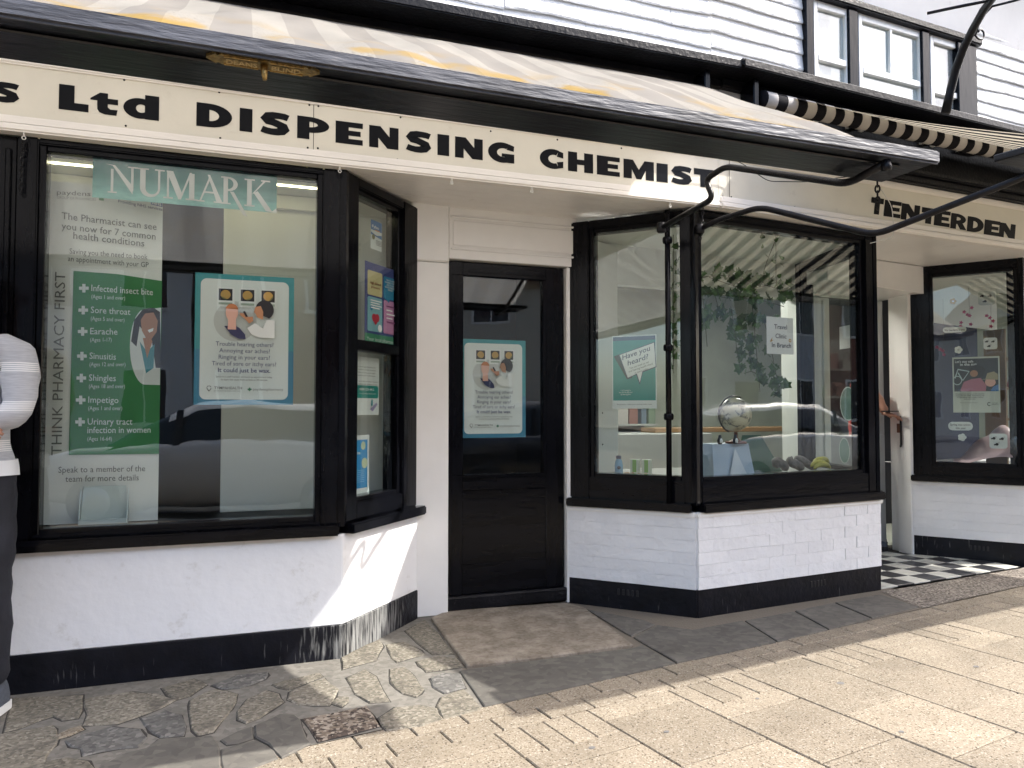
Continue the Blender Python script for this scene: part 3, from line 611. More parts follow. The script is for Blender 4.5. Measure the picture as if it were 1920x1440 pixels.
uwx0 = UW2.hit(1509, 60, .03)[0]; uwx1 = UW2.hit(1833, 160, .03)[0]
boards(UW1, 3.6, UW1.L, 3.20, 4.75); boards(UW2, .0, uwx0, 3.20, 4.75, seglen=1.2); boards(UW2, uwx1, UW2.L, 3.20, 4.75)
zhd = UW2.hit(1730, 58, .03)[1]; zbt = 3.18
UWN = UW2.box('upper_window', uwx0, UW2.hit(1527, 60, .045)[0], -.05, .045, zbt, zhd, M['black_v'], BL, b=.005)
for x0, x1 in ((1594, 1611), (1731, 1745), (1798, 1833)):
    UW2.box('mullion', UW2.hit(x0, 120, .045)[0], UW2.hit(x1, 120, .045)[0], -.05, .042, zbt, zhd - .001, M['black_v'], UWN, b=.005)
UW2.box('window_head', uwx0 - .03, uwx1 + .02, -.05, .07, zhd, zhd + .055, M['black_dull'], UWN, b=.01, seg=2)
for x0, x1, split in ((1527, 1594, False), (1611, 1731, True), (1745, 1798, False)):
    a0, a1 = UW2.hit(x0, 120, .02)[0], UW2.hit(x1, 120, .02)[0]; ms = M['white_trim']
    zr = UW2.hit((x0 + x1) / 2, {1527: 117, 1611: 148, 1745: 178}[x0], .0)[1]
    UW2.box('sash_stile', a0, a0 + .035, -.03, .022, zbt, zhd, ms, UWN, b=.003); UW2.box('sash_stile', a1 - .035, a1, -.03, .022, zbt, zhd, ms, UWN, b=.003)
    UW2.box('sash_rail', a0 + .035, a1 - .035, -.03, .021, zhd - .05, zhd, ms, UWN, b=.003); UW2.box('sash_rail', a0 + .035, a1 - .035, -.03, .026, zr - .02, zr + .022, ms, UWN, b=.003)
    if split: c = (a0 + a1) / 2; UW2.box('glazing_bar', c - .011, c + .011, -.02, .018, zr + .022, zhd - .05, ms, UWN, b=.002)
    UW2.box('pane', a0 + .03, a1 - .03, -.006, -.002, zbt, zhd - .045, M['glass_up'], UWN, b=0)
    for q in (0, 1): UW2.box('curtain', a0 + .02 + q * (a1 - a0) * .62, a0 + .02 + (a1 - a0) * (.3 + q * .62), -.16, -.14, zbt, zhd, paint('net_curtain', (.40, .44, .48), .8), UWN, b=0)
# coved white eaves
for W_ in (UW1, UW2):
    zc = zhd + .05 if W_ is UW2 else 4.72; a0 = 0
    P = [(.0, zc), (.02, zc + .08), (.06, zc + .24), (.12, zc + .42), (.18, zc + .56), (.24, zc + .66)]
    vs = []; n = len(P)
    for a in (0, W_.L): vs += [W_.pt(a, d, z) for d, z in P]
    mk('eaves_cove', vs, [(i, n + i, n + i + 1, i + 1) for i in range(n - 1)], M['soffit'], BL, smooth=True)
    W_.box('eaves_board', 0, W_.L, .24, .27, zc + .64, zc + .75, M['black_dull'], BL, b=.005)
# rear of the building: rooms behind the fronts
mk('room_shell', [(-4.2, 5.3, .004), (8.4, 5.3, .004), (8.4, 9, .004), (-4.2, 9, .004), (-4.2, 4.5, 2.9), (8.4, 4.5, 2.9), (8.4, 9, 2.9), (-4.2, 9, 2.9)],
   [(0, 1, 2, 3), (7, 6, 5, 4), (3, 2, 6, 7), (0, 3, 7, 4), (2, 1, 5, 6)], M['room'], BL)
mk('upper_room', [(-4.3, 4.16, 3.0), (8.3, 4.6, 3.0), (8.3, 7, 3.0), (-4.3, 7, 3.0), (-4.3, 4.16, 5.6), (8.3, 4.6, 5.6), (8.3, 7, 5.6), (-4.3, 7, 5.6)],
   [(0, 1, 2, 3), (7, 6, 5, 4), (3, 2, 6, 7), (0, 3, 7, 4), (2, 1, 5, 6)], paint('upper_room_wall', (.22, .25, .28), .8), BL)
mk('roof', [(-4.6, 3.8, 5.62), (8.6, 4.15, 5.62), (8.6, 6.6, 8.2), (-4.6, 6.6, 8.2)], [(0, 1, 2, 3)], paint('roof_tile', (.17, .07, .045), .8, var=.3, vscale=9), BL)
mk('dark_partition_sheet', [(1.02, 4.60, .0), (1.02, 9, .0), (1.02, 9, 2.9), (1.02, 4.60, 2.9)], [(0, 1, 2, 3)], M['dark_room'], BL)
mk('dark_partition_sheet', [(2.06, 4.62, .0), (2.06, 9, .0), (2.06, 9, 2.9), (2.06, 4.62, 2.9)], [(0, 1, 2, 3)], M['dark_room'], BL)
mk('dark_partition_sheet', [(-4.2, 5.6, .0), (2.06, 5.6, .0), (2.06, 5.6, 2.9), (-4.2, 5.6, 2.9)], [(0, 1, 2, 3)], M['dark_room'], BL)
# ---- left display
zb = GL[2] - .03
post('window_bed', [Vector(p) for p in ((-1.0, 3.97, 0), (.42, 3.97, 0), (.86, 4.44, 0), (.86, 4.48, 0), (-1.0, 4.48, 0))], zb - .05, zb, M['dark'], BL)
xg0, xg1 = on_y(303, 600, 4.42).x, on_y(417, 600, 4.42).x
box('display_panel', xg1, .90, 4.42, 4.45, zb, 2.46, M['panel'], BL, b=.003)
box('display_panel', -1.25, xg0 - .02, 4.42, 4.45, zb, 2.46, M['panel'], BL, b=.003)
zhdr = on_y(480, 388, 4.40).z
box('display_header', -1.25, .86, 4.385, 4.418, zhdr, 2.46, M['panel'], BL, b=.003)
zl0, zl1 = on_y(130, 309, 4.20).z, on_y(130, 291, 4.20).z
LT = thing('strip_light', 'lit warm strip light along the top of the left display window', 'light', (-.3, 4.2, zl0))
box('diffuser', -1.0, .43, 4.18, 4.22, zl0, zl1, M['tube_light'], LT, b=.008)
box('batten', -1.02, .45, 4.17, 4.23, zl1 + .002, zl1 + .03, M['white_trim'], LT, b=.003)
mk('display_ceiling', [(-1.0, 3.98, 2.462), (.42, 3.98, 2.462), (.86, 4.5, 2.462), (-1.0, 4.5, 2.462)], [(3, 2, 1, 0)], M['panel_white'], BL)
mk('display_side', [(-1.02, 3.97, zb), (-1.02, 4.45, zb), (-1.02, 4.45, 2.46), (-1.02, 3.97, 2.46)], [(0, 1, 2, 3)], M['panel'], BL)
# ---- bay 2 display
zb2 = fz0 - .03
mk('window_bed', [RA.pt(.02, -.10, zb2), RA.pt(RA.L, -.10, zb2), RF.pt(RF.L - .05, -.10, zb2), RS.pt(RS.L - .1, -.1, zb2), (2.3, 5.0, zb2)], [(0, 1, 2, 3, 4)], paint('bed_grey', (.22, .23, .22), .6), BL)
mk('display_panel', [(2.075, 4.52, zb2), (2.55, 4.80, zb2), (2.55, 4.80, 2.42), (2.075, 4.52, 2.42), (2.075, 4.55, zb2), (2.55, 4.83, zb2), (2.55, 4.83, 2.42), (2.075, 4.55, 2.42)],
   [(0, 1, 2, 3), (1, 5, 6, 2), (3, 2, 6, 7)], M['panel_white'], BL)
for i, zz in enumerate((1.0, 1.22, 1.5, 1.76)):
    for t in ((.22,) if i > 1 else (.22, .62)):
        c = Vector((2.075, 4.52, zz)).lerp(Vector((2.55, 4.80, zz)), t)
        lathe('peg_hole', [(.006, 0), (.006, .003)], c + Vector((.5, -.86, 0)) * .001, M['dark'], BL, n=8, axis=Vector((.5, -.86, 0)))
zbm = RF.hit(1400, 545, -.75)[1]
mk('display_header', [(2.3, 4.78, zbm), (4.45, 4.98, zbm), (4.45, 4.98, 2.44), (2.3, 4.78, 2.44), (2.3, 4.86, zbm), (4.45, 5.06, zbm)], [(0, 1, 2, 3), (4, 5, 1, 0)], M['panel_white'], BL)
mk('display_ceiling', [(2.1, 4.4, 2.44), (2.6, 3.92, 2.44), (4.1, 4.1, 2.44), (4.4, 4.98, 2.44), (2.1, 4.8, 2.44)], [(4, 3, 2, 1, 0)], M['panel_white'], BL)
p0, p1 = on_y(1503, 700, 4.9), on_y(1558, 700, 4.9)
col = box('white_column', p0.x, p1.x, 4.9, 5.15, zb2, zbm + .02, M['panel_white'], BL, b=.01)
for t in (.25, .75): box('fluting', p0.x + (p1.x - p0.x) * t - .012, p0.x + (p1.x - p0.x) * t + .012, 4.885, 4.9, zb2, zbm, M['panel_white'], col, b=.006)
box('room_shelf', 4.1, 6.2, 6.9, 7.2, 1.0, 1.05, paint('shelf_wood', (.22, .13, .06), .5), BL); box('room_cabinet', 3.0, 4.6, 6.6, 7.2, .02, 1.0, paint('cabinet_grey', (.3, .31, .3), .5), BL)
# lamps in the shop, seen lit through the windows
CL = thing('ceiling_light', 'lit square ceiling light seen inside the right hand shop window', 'light', (5.3, 6.4, 2.78))
box('diffuser', 4.9, 5.5, 6.1, 6.7, 2.80, 2.82, M['ceil_light'], CL, b=.004); box('frame', 4.87, 5.53, 6.07, 6.73, 2.822, 2.86, M['white_trim'], CL, b=.004)
CL2 = thing('ceiling_light', 'lit ceiling light deep inside the shop behind the hanging ivy', 'light', (3.3, 6.0, 2.78))
box('diffuser', 2.9, 3.6, 5.7, 6.3, 2.80, 2.82, M['ceil_light'], CL2, b=.004); box('frame', 2.87, 3.63, 5.67, 6.33, 2.822, 2.86, M['white_trim'], CL2, b=.004)
# ---- doorway of the right-hand shop
box('door_jamb', 5.412, 5.46, 4.885, 5.03, .0, zb0 - .01, M['white_trim'], BL, b=.006)
box('door_jamb', 5.445, 5.47, 5.032, 5.13, .0, zb0 - .01, M['white_trim'], BL, b=.006)
d2 = box('door', 4.75, 5.46, 5.20, 5.24, .03, 1.02, M['grey_door'], BL, b=.004)
box('door_panel', 5.05, 5.38, 5.19, 5.203, .15, .9, M['grey_door'], d2, b=.005)
box('door_stile', 5.40, 5.46, 5.201, 5.239, 1.021, zb0 - .03, M['grey_door'], d2, b=.004)
zk = on_y(1677, 790, 5.0).z
box('lock_plate', 5.405, 5.4145, 4.98, 5.02, zk - .10, zk - .02, paint('rust_lock', (.12, .05, .03), .5), d2, b=.003)
mk('dark_partition_sheet', [(5.7, 6.3, .0), (7.5, 6.3, .0), (7.5, 6.3, 2.9), (5.7, 6.3, 2.9)], [(0, 1, 2, 3)], M['dark_room'], BL)  # dark sheet added so the doorway interior reads as unlit
tube('door_pull', [(5.41, 4.985, zk - .22), (5.395, 4.965, zk - .20), (5.395, 4.965, zk + .02), (5.41, 4.985, zk + .04)], .009, M['iron'], d2)
box('entrance_floor_mat', 4.3, 5.45, 5.16, 6.4, .003, .012, M['dark'], BL, b=0)
# ---- bay 3 display
mk('display_ceiling', [(5.4, 4.95, 2.42), (5.95, 4.32, 2.42), (7.5, 4.5, 2.42), (7.5, 5.4, 2.42), (5.5, 5.25, 2.42)], [(4, 3, 2, 1, 0)], M['panel_white'], BL)
zn = B3A.hit(1820, 600, -.45)[1]
mk('display_header', [(5.55, 4.98, zn), (6.9, 5.2, zn - .03), (6.9, 5.2, 2.42), (5.55, 4.98, 2.42)], [(0, 1, 2, 3)], M['panel_white'], BL)
mk('navy_backdrop', [(5.56, 5.15, .7), (6.95, 5.45, .7), (6.95, 5.45, 2.1), (5.56, 5.15, 2.1)], [(0, 1, 2, 3)], M['navy'], BL)
mk('window_bed', [(5.45, 4.95, cz0 - .03), (5.95, 4.3, cz0 - .03), (7.5, 4.5, cz0 - .03), (7.5, 5.4, cz0 - .03), (5.5, 5.3, cz0 - .03)], [(0, 1, 2, 3, 4)], paint('pale_bed', (.45, .44, .44), .7), BL)

# ------------------------------------------------------------------ awnings (blinds)
def stripe_mat(name, c1, c2, x0, wd, transl=0.0, lichen=False, glow=1.6):
    m = bpy.data.materials.new(name); N, L, p = nodes(m); p.inputs['Roughness'].default_value = .85; p.inputs['Specular IOR Level'].default_value = .15
    geo = N.new('ShaderNodeNewGeometry'); sx = N.new('ShaderNodeSeparateXYZ'); L.new(geo.outputs['Position'], sx.inputs[0])
    a = N.new('ShaderNodeMath'); a.operation = 'SUBTRACT'; a.inputs[1].default_value = x0; L.new(sx.outputs['X'], a.inputs[0])
    b = N.new('ShaderNodeMath'); b.operation = 'DIVIDE'; b.inputs[1].default_value = wd * 2; L.new(a.outputs[0], b.inputs[0])
    f = N.new('ShaderNodeMath'); f.operation = 'FRACT'; L.new(b.outputs[0], f.inputs[0])
    gt = N.new('ShaderNodeMath'); gt.operation = 'GREATER_THAN'; gt.inputs[1].default_value = .5; L.new(f.outputs[0], gt.inputs[0])
    mx = N.new('ShaderNodeMix'); mx.data_type = 'RGBA'; mx.inputs['A'].default_value = (*c1, 1); mx.inputs['B'].default_value = (*c2, 1); L.new(gt.outputs[0], mx.inputs['Factor'])
    cur = mx.outputs['Result']; thru = cur
    n = N.new('ShaderNodeTexNoise'); n.inputs['Scale'].default_value = 6; n.inputs['Detail'].default_value = 8; L.new(geo.outputs['Position'], n.inputs['Vector'])
    h = N.new('ShaderNodeHueSaturation'); mr = N.new('ShaderNodeMapRange'); mr.inputs[3].default_value = .82; mr.inputs[4].default_value = 1.15; L.new(n.outputs[0], mr.inputs[0]); L.new(mr.outputs[0], h.inputs['Value']); L.new(cur, h.inputs['Color']); cur = h.outputs[0]
    if lichen:
        for sc, lo, hi, colr, det in ((95, .56, .64, (.20, .17, .14), 3), (4.6, .50, .60, (.44, .29, .08), 12)):
            q = N.new('ShaderNodeTexNoise'); q.inputs['Scale'].default_value = sc; q.inputs['Detail'].default_value = det; L.new(geo.outputs['Position'], q.inputs['Vector'])
            r = N.new('ShaderNodeMapRange'); r.inputs[1].default_value = lo; r.inputs[2].default_value = hi; L.new(q.outputs[0], r.inputs[0]); fac = r.outputs[0]
            y0, y1 = ((3.2, 2.4) if sc > 50 else (3.0, 2.5))     # growth sits low on the cloth, where water stands
            g_ = N.new('ShaderNodeMapRange'); g_.inputs[1].default_value = y0; g_.inputs[2].default_value = y1; L.new(sx.outputs['Y'], g_.inputs[0])
            mu = N.new('ShaderNodeMath'); mu.operation = 'MULTIPLY'; L.new(fac, mu.inputs[0]); L.new(g_.outputs[0], mu.inputs[1])
            if sc > 50:
                mv = N.new('ShaderNodeMath'); mv.operation = 'MULTIPLY'; iv = N.new('ShaderNodeMath'); iv.operation = 'SUBTRACT'; iv.inputs[0].default_value = 1.15; L.new(gt.outputs[0], iv.inputs[1]); L.new(mu.outputs[0], mv.inputs[0]); L.new(iv.outputs[0], mv.inputs[1]); mu = mv
            k = N.new('ShaderNodeMix'); k.data_type = 'RGBA'; L.new(mu.outputs[0], k.inputs['Factor']); L.new(cur, k.inputs['A']); k.inputs['B'].default_value = (*colr, 1); cur = k.outputs['Result']
    L.new(cur, p.inputs['Base Color'])
    if transl > 0:
        t = N.new('ShaderNodeBsdfTranslucent'); hb = N.new('ShaderNodeHueSaturation'); hb.inputs['Value'].default_value = glow; hb.inputs['Saturation'].default_value = .6 if lichen else 1.0; L.new(thru, hb.inputs['Color']); L.new(hb.outputs[0], t.inputs['Color']); ms = N.new('ShaderNodeMixShader'); ms.inputs[0].default_value = transl
        L.new(p.outputs[0], ms.inputs[1]); L.new(t.outputs[0], ms.inputs[2]); L.new(ms.outputs[0], N['Material Output'].inputs[0])
    return m
M['cloth_top'] = stripe_mat('faded_striped_canvas_top', (.43, .41, .37), (.35, .328, .30), 0.02, .133, .55, True, glow=1.3)
M['cloth2'] = stripe_mat('black_and_cream_canvas', (.35, .315, .245), (.008, .008, .010), 3.03, .080, .5, glow=1.05)
M['cloth2_roll'] = stripe_mat('black_and_cream_canvas_roll', (.44, .42, .40), (.008, .008, .011), 3.03, .080)
M['lath'] = mat('weathered_blind_lath', (.006, .0065, .009), .32, var=.4, vscale=10, bump=.25, bscale=30, stretch=(.3, 2, 2), spec=.35, dirt=(.06, .06, .062), dscale=30, dlo=.62, dhi=.85)
M['lath_edge'] = mat('bare_grey_lath_edge', (.06, .063, .075), .55, var=.4, vscale=14, bump=.6, bscale=40, stretch=(.25, 2, 2), dirt=(.16, .16, .165), dscale=60, dlo=.57, dhi=.82)
# awning 1
c1 = on_z(1755, 290, 2.24)                     # right end of the lath
LY, LZ, LX1 = c1.y, 2.24, c1.x
AW1 = thing('awning', 'faded cream striped awning with yellow lichen and weathered front lath above the chemist sign', 'awning', (0, 3.8, 2.9), 'awnings over the shop fronts')
RX1, RY, RZ = 2.62, 3.80, 3.205
def lath1_y(x): return LY + (x - LX1) * .012
xs0, cxr = -3.6, LX1 - .09
nu, nv = 150, 22; vt, ft = [], []
for i in range(nu + 1):
    t = i / nu; x = xs0 + (cxr - xs0) * t; xr = xs0 + (RX1 - xs0) * t
    for j in range(nv + 1):
        v = j / nv                              # 0 roller, 1 lath
        sag = -.012 * math.sin(math.pi * v) * (1 - .6 * math.sin(x * 1.3)) - .045 * math.exp(-((v - .88) / .10) ** 2) * (.6 + .4 * math.sin(x * 2.2 + 1))
        wr = (.013 * math.sin(x * 7 + v * 5.5 + .8 * math.sin(x * 2.1)) + .008 * math.sin(x * 17 - v * 9) + .005 * math.sin(x * 31 + v * 14)) * math.sin(math.pi * v) ** .8
        X = xr + (x - xr) * v; Y = RY + (lath1_y(x) + .03 - RY) * v; Z = RZ + (LZ + .012 - RZ) * v + sag + wr
        Z = max(Z, RZ + (LZ + .012 - RZ) * v - .1); vt.append((X, Y, Z))
for i in range(nu):
    for j in range(nv): a = i * (nv + 1) + j; ft.append((a, a + 1, a + nv + 2, a + nv + 1))
mk('cloth', vt, ft, M['cloth_top'], AW1, smooth=True)
LW = Wall((xs0, lath1_y(xs0)), (LX1, lath1_y(LX1)))
LW.box('front_lath', 0, LW.L, -.262, -.004, LZ - .034, LZ - .004, M['lath'], AW1, b=.004)
LW.box('lath_edge', 0, LW.L + .002, -.003, .02, LZ - .042, LZ + .010, M['lath_edge'], AW1, b=.008, seg=2)
LW.box('lath_rib', .0, LW.L - .12, -.10, -.06, LZ - .044, LZ - .0345, M['lath'], AW1, b=.004)
# brass maker's plate on the lath
u0 = on_z(386, 103, LZ - .045); u1 = on_z(598, 144, LZ - .045); um = (u0 + u1) / 2
ylp = um.y; hw = (u1.x - u0.x) / 2; xm = um.x; zp_ = LZ - .0355
pl = []
for sx_, hy in ((-1, .004), (-.90, .020), (-.84, .030), (-.80, .022), (-.74, .030), (.74, .030), (.80, .022), (.84, .030), (.90, .020), (1, .004)): pl.append((xm + sx_ * hw, ylp + hy))
for sx_, hy in ((1, -.004), (.90, -.020), (.84, -.030), (.80, -.022), (.74, -.030), (-.74, -.030), (-.80, -.022), (-.84, -.030), (-.90, -.020), (-1, -.004)): pl.append((xm + sx_ * hw, ylp + hy))
n = len(pl); bp = mk('brass_plate', [(x, y, zp_) for x, y in pl] + [(x, y, zp_ - .008) for x, y in pl], [tuple(range(n)), tuple(range(2 * n - 1, n - 1, -1))] + [((i + 1) % n, i, n + i, n + (i + 1) % n) for i in range(n)], M['brass'], AW1)
for sx_ in (-1, 1):
    for yy in (-.024, .024): box('plate_rim', xm + (-.70 if sx_ < 0 else .10) * hw, xm + (-.10 if sx_ < 0 else .70) * hw, ylp + yy - .003, ylp + yy + .003, zp_ - .012, zp_ - .007, M['brass'], bp, b=.001)
BRASS_TXT = (xm, ylp, hw, zp_ - .0085, bp)
tube('hook_pin', [(xm, ylp, zp_ - .004), (xm, ylp - .005, zp_ - .03), (xm + .002, ylp - .01, zp_ - .052)], [.011, .009, .006], M['brass'], bp, n=10)
# arm of awning 1: bent iron in a plane square to the wall
ax = on_y(1240, 426, 3.79).x
arm = [on_x(x, y, ax) for x, y in ((1240, 427), (1338, 372), (1322, 337), (1360, 312), (1590, 345), (1662, 305))]
tube('arm', round_path(arm, .06), .0155, M['iron'], AW1, n=10)
lathe('arm_pivot', [(.02, -.03), (.028, -.02), (.028, .02), (.02, .03)], arm[0], M['iron'], AW1, n=12)
e = arm[-1]; lathe('arm_socket', [(.018, 0), (.02, .015), (.016, .04)], e + Vector((0, 0, -.03)), M['iron'], AW1, n=12)
xl = -3.2; tube('arm', round_path([Vector((xl, p.y, p.z)) for p in arm], .06), .0155, M['iron'], AW1, n=10)
# awning 2
c2 = on_z(1873, 292, 2.36); AW2 = thing('awning', 'black and cream striped awning at the right above the smaller sign lettering', 'awning', (5.5, 3.9, 3.0), 'awnings over the shop fronts')
A2L = Vector((c2.x, c2.y - .26, 2.36)); d2v = F2.u; d3v = Vector((1, .145, 0)).normalized()
r2 = F2.pt(F2.hit(1424, 186, .06)[0], .06, F2.hit(1424, 186, .06)[1])
def line2(p, t): return p + d2v * t
r2r = r2 + Vector((0, 0, .012)); Lw = 4.6
nu, nv = 120, 10; vt, ft = [], []
for i in range(nu + 1):
    t = .11 + (Lw - .11) * i / nu; a = r2 + d2v * (t + .13 * (1 - i / nu)); b = A2L + d3v * t
    for j in range(nv + 1):
        v = j / nv; p = a.lerp(b, v); p = p + Vector((0, 0, .055 - .03 * math.sin(math.pi * v) - .05 * v)); vt.append(tuple(p))
for i in range(nu):
    for j in range(nv): q = i * (nv + 1) + j; ft.append((q, q + 1, q + nv + 2, q + nv + 1))
mk('cloth', vt, ft, M['cloth2'], AW2, smooth=True)
tube('roller', [r2 + d2v * (.01 + Lw * i / 40 * .995) for i in range(41)], .055, M['cloth2_roll'], AW2, n=18)
L2 = Wall((A2L.x, A2L.y), (A2L.x + d3v.x * Lw, A2L.y + d3v.y * Lw))
L2.box('front_lath', 0, L2.L, -.262, -.002, A2L.z - .034, A2L.z - .002, M['lath'], AW2, b=.005)
L2.box('lath_edge', .0, L2.L, -.001, .02, A2L.z - .045, A2L.z + .02, paint('navy_lath', (.012, .014, .025), .35, bump=.2, bscale=30), AW2, b=.006)
# its arm
p0 = on_y(1312, 430, 3.82); pe = Vector((A2L.x + .16, A2L.y + .05, A2L.z - .03)); nrm = (pe - p0).cross(Vector((0, 0, 1))).normalized()
arm = [on_pl(x, y, p0, nrm) for x, y in ((1312, 430), (1345, 413), (1425, 388), (1640, 441))] + [on_pl(1920, 332, p0, nrm), pe]
tube('arm', round_path(arm[:5] + [pe], .07), .0165, M['iron'], AW2, n=10)
lathe('arm_pivot', [(.02, -.03), (.028, -.02), (.028, .02), (.02, .03)], arm[0], M['iron'], AW2, n=12)
# ------------------------------------------------------------------ lettering and flat print
def arc(cx, cy, rx, ry, a0, a1, n=14): return [(cx + rx * math.cos(R(a0 + (a1 - a0) * i / n)), cy + ry * math.sin(R(a0 + (a1 - a0) * i / n))) for i in range(n + 1)]
def strip(A, B): return [[A[i], A[i + 1], B[i + 1], B[i]] for i in range(len(A) - 1)]
def stroke(P, W):
    """a pen stroke: centre line P, half widths W"""
    L_, R_ = [], []
    for i, p in enumerate(P):
        a, b = P[max(i - 1, 0)], P[min(i + 1, len(P) - 1)]; dx, dy = b[0] - a[0], b[1] - a[1]; l = math.hypot(dx, dy) or 1
        w_ = W[i] if isinstance(W, list) else W; L_.append((p[0] - dy / l * w_, p[1] + dx / l * w_)); R_.append((p[0] + dy / l * w_, p[1] - dx / l * w_))
    return strip(L_, R_)
def rect(x0, y0, x1, y1): return [(x0, y0), (x1, y0), (x1, y1), (x0, y1)]
def heavy(ch):
    """wide, very heavy display capitals: list of layers, each a list of polygons in the unit box"""
    if ch == 'I': return [[rect(0, 0, 1, 1)]]
    if ch == 'L': return [[[(0, 0), (1, 0), (1, .31), (.52, .31), (.52, 1), (0, 1)]]]
    if ch == 'E': return [[[(0, 0), (1, 0), (1, .24), (.48, .24), (.48, .385), (.92, .385), (.92, .615), (.48, .615), (.48, .76), (1, .76), (1, 1), (0, 1)]]]
    if ch == 'H': return [[[(0, 0), (.36, 0), (.36, .37), (.64, .37), (.64, 0), (1, 0), (1, 1), (.64, 1), (.64, .64), (.36, .64), (.36, 1), (0, 1)]]]
    if ch == 'N': return [[[(0, 0), (.31, 0), (.31, .46), (.62, 0), (1, 0), (1, 1), (.69, 1), (.69, .54), (.38, 1), (0, 1)]]]
    if ch == 'M': return [[[(0, 0), (.27, 0), (.27, .50), (.42, 0), (.58, 0), (.73, .50), (.73, 0), (1, 0), (1, 1), (.69, 1), (.5, .50), (.31, 1), (0, 1)]]]
    if ch == 'T': return [[[(.29, 0), (.71, 0), (.71, .66), (1, .66), (1, 1), (0, 1), (0, .66), (.29, .66)]]]
    if ch == 'D': return [[rect(0, 0, .36, 1)] + strip(arc(.36, .5, .64, .5, 90, -90), arc(.36, .5, .27, .235, 90, -90))]
    if ch == 'P': return [[rect(0, 0, .38, 1)] + strip(arc(.38, .65, .62, .35, 90, -90), arc(.38, .665, .26, .12, 90, -90))]
    if ch == 'R': return [[rect(0, 0, .36, 1)] + strip(arc(.36, .66, .58, .34, 90, -90), arc(.36, .675, .25, .115, 90, -90)), [[(.40, .36), (.62, 0), (1.02, 0), (.76, .40)]]]
    if ch == 'C': return [strip(arc(.56, .5, .56, .5, 62, 298, 24), arc(.60, .5, .24, .215, 66, 294, 24)), [[(.80, .94), (1, .86), (1, .58), (.72, .64)], [(.72, .36), (1, .42), (1, .10), (.80, .05)]]]
    if ch == 'G': return [strip(arc(.54, .5, .54, .5, 58, 298, 24), arc(.58, .5, .24, .215, 62, 294, 24)), [[(.80, .94), (1, .86), (.98, .60), (.70, .66)]], [rect(.64, .02, 1, .46), rect(.52, .30, .64, .46)]]
    if ch in 'Ss':
        P = [(.93, .80), (.80, .845), (.62, .86), (.44, .855), (.27, .80), (.20, .70), (.28, .60), (.46, .55), (.62, .48), (.76, .40), (.80, .30), (.72, .20), (.56, .145), (.38, .14), (.22, .165), (.06, .22)]
        return [stroke(P, [.135, .14, .14, .15, .175, .19, .175, .15, .15, .175, .19, .175, .15, .14, .14, .135])]
    if ch == 't': return [[[(.24, .40), (.24, .62), (0, .62), (.0, .70), (.34, 1), (.62, 1), (.62, .76), (.98, .76), (.98, .50), (.62, .50), (.62, .34), (.72, .26), (.97, .27), (.93, 0), (.52, 0), (.32, .08), (.25, .22)]]]
    if ch == 'd': return [[rect(.60, 0, 1, 1)], strip(arc(.46, .42, .46, .42, 20, 340, 26), arc(.50, .42, .15, .17, 20, 340, 26))]
    return [[rect(0, 0, 1, 1)]]
def polys_obj(name, layers, place, mt, parent, d0=.0016, dd=.0004):
    """layers of flat polygons laid on a plane; place(x, y, depth) -> point"""
    vs, fs = [], []
    for li, layer in enumerate(layers):
        for pl_ in layer:
            v3 = [Vector((p[0], p[1], 0)) for p in pl_]
            tris = [(0, 1, 2), (0, 2, 3)] if len(pl_) == 4 else ([(0, 1, 2)] if len(pl_) == 3 else tessellate_polygon([v3]))
            o = len(vs); vs += [place(p[0], p[1], d0 + dd * li) for p in pl_]
            for t in tris:
                a, b, c = (v3[i] for i in t); cr = (b - a).cross(c - a).z
                if abs(cr) < 1e-12: continue
                fs.append(tuple(o + i for i in (t if cr > 0 else t[::-1])))
    return mk(name, vs, fs, mt, parent)
def sign_letter(W_, ch, x0, x1, yb0, yb1, yt, mt, parent, skew=0.0, d=.0):
    """letter over photo columns x0..x1, base y at both ends, cap line y at x0, on wall W_"""
    s0, z0 = W_.hit(x0, yb0, d); s1, z1 = W_.hit(x1, yb1, d); _, zt_ = W_.hit(x0, yt, d); hgt = zt_ - z0
    zb_ = (z0 + z1) / 2; wd = s1 - s0 - skew * hgt
    place = lambda x, y, dep: W_.pt(s0 + x * wd + skew * hgt * y, d + dep, zb_ + y * hgt)
    return polys_obj('sign_letter', heavy(ch), place, mt, parent)
fas = [o for o in bpy.data.objects if o.name.startswith('fascia_board')]; FB1, FB2 = fas[0], fas[1]
bl = lambda x: 203 + (x - 115) * .1213
tl = lambda x: 155 + (x - 110) * .1325
for ch, a, b in [('s', -22, 37), ('L', 110, 166), ('t', 169, 222), ('d', 231, 298), ('D', 368, 435), ('I', 449, 473), ('S', 487, 544), ('P', 557, 617), ('E', 629, 680), ('N', 692, 747), ('S', 760, 809), ('I', 820, 842),
                 ('N', 853, 905), ('G', 915, 964), ('C', 1012, 1056), ('H', 1065, 1112), ('E', 1119, 1162), ('M', 1169, 1226), ('I', 1231, 1252), ('S', 1258, 1298), ('T', 1301, 1342)]:
    k = 0.78 if ch in 's' else (.86 if ch == 't' else 1.0); yb, yt = bl(a), tl(a)
    sign_letter(F1, ch, a, b, yb + 2, bl(b) + 2, yb + 2 - (yb - yt) * k, M['letter'], FB1)
b2 = lambda x: 401 + (x - 1637) * .1815
t2 = lambda x: 369 + (x - 1634) * .197
for ch, a, b in [('T', 1631, 1658), ('E', 1656, 1691), ('N', 1688, 1726), ('T', 1726, 1756), ('E', 1750, 1783), ('R', 1781, 1814), ('D', 1812, 1846), ('E', 1844, 1876), ('N', 1872, 1905)]:
    sign_letter(F2, ch, a, b, b2(a), b2(b), t2(a), M['letter'], FB2, skew=.16)

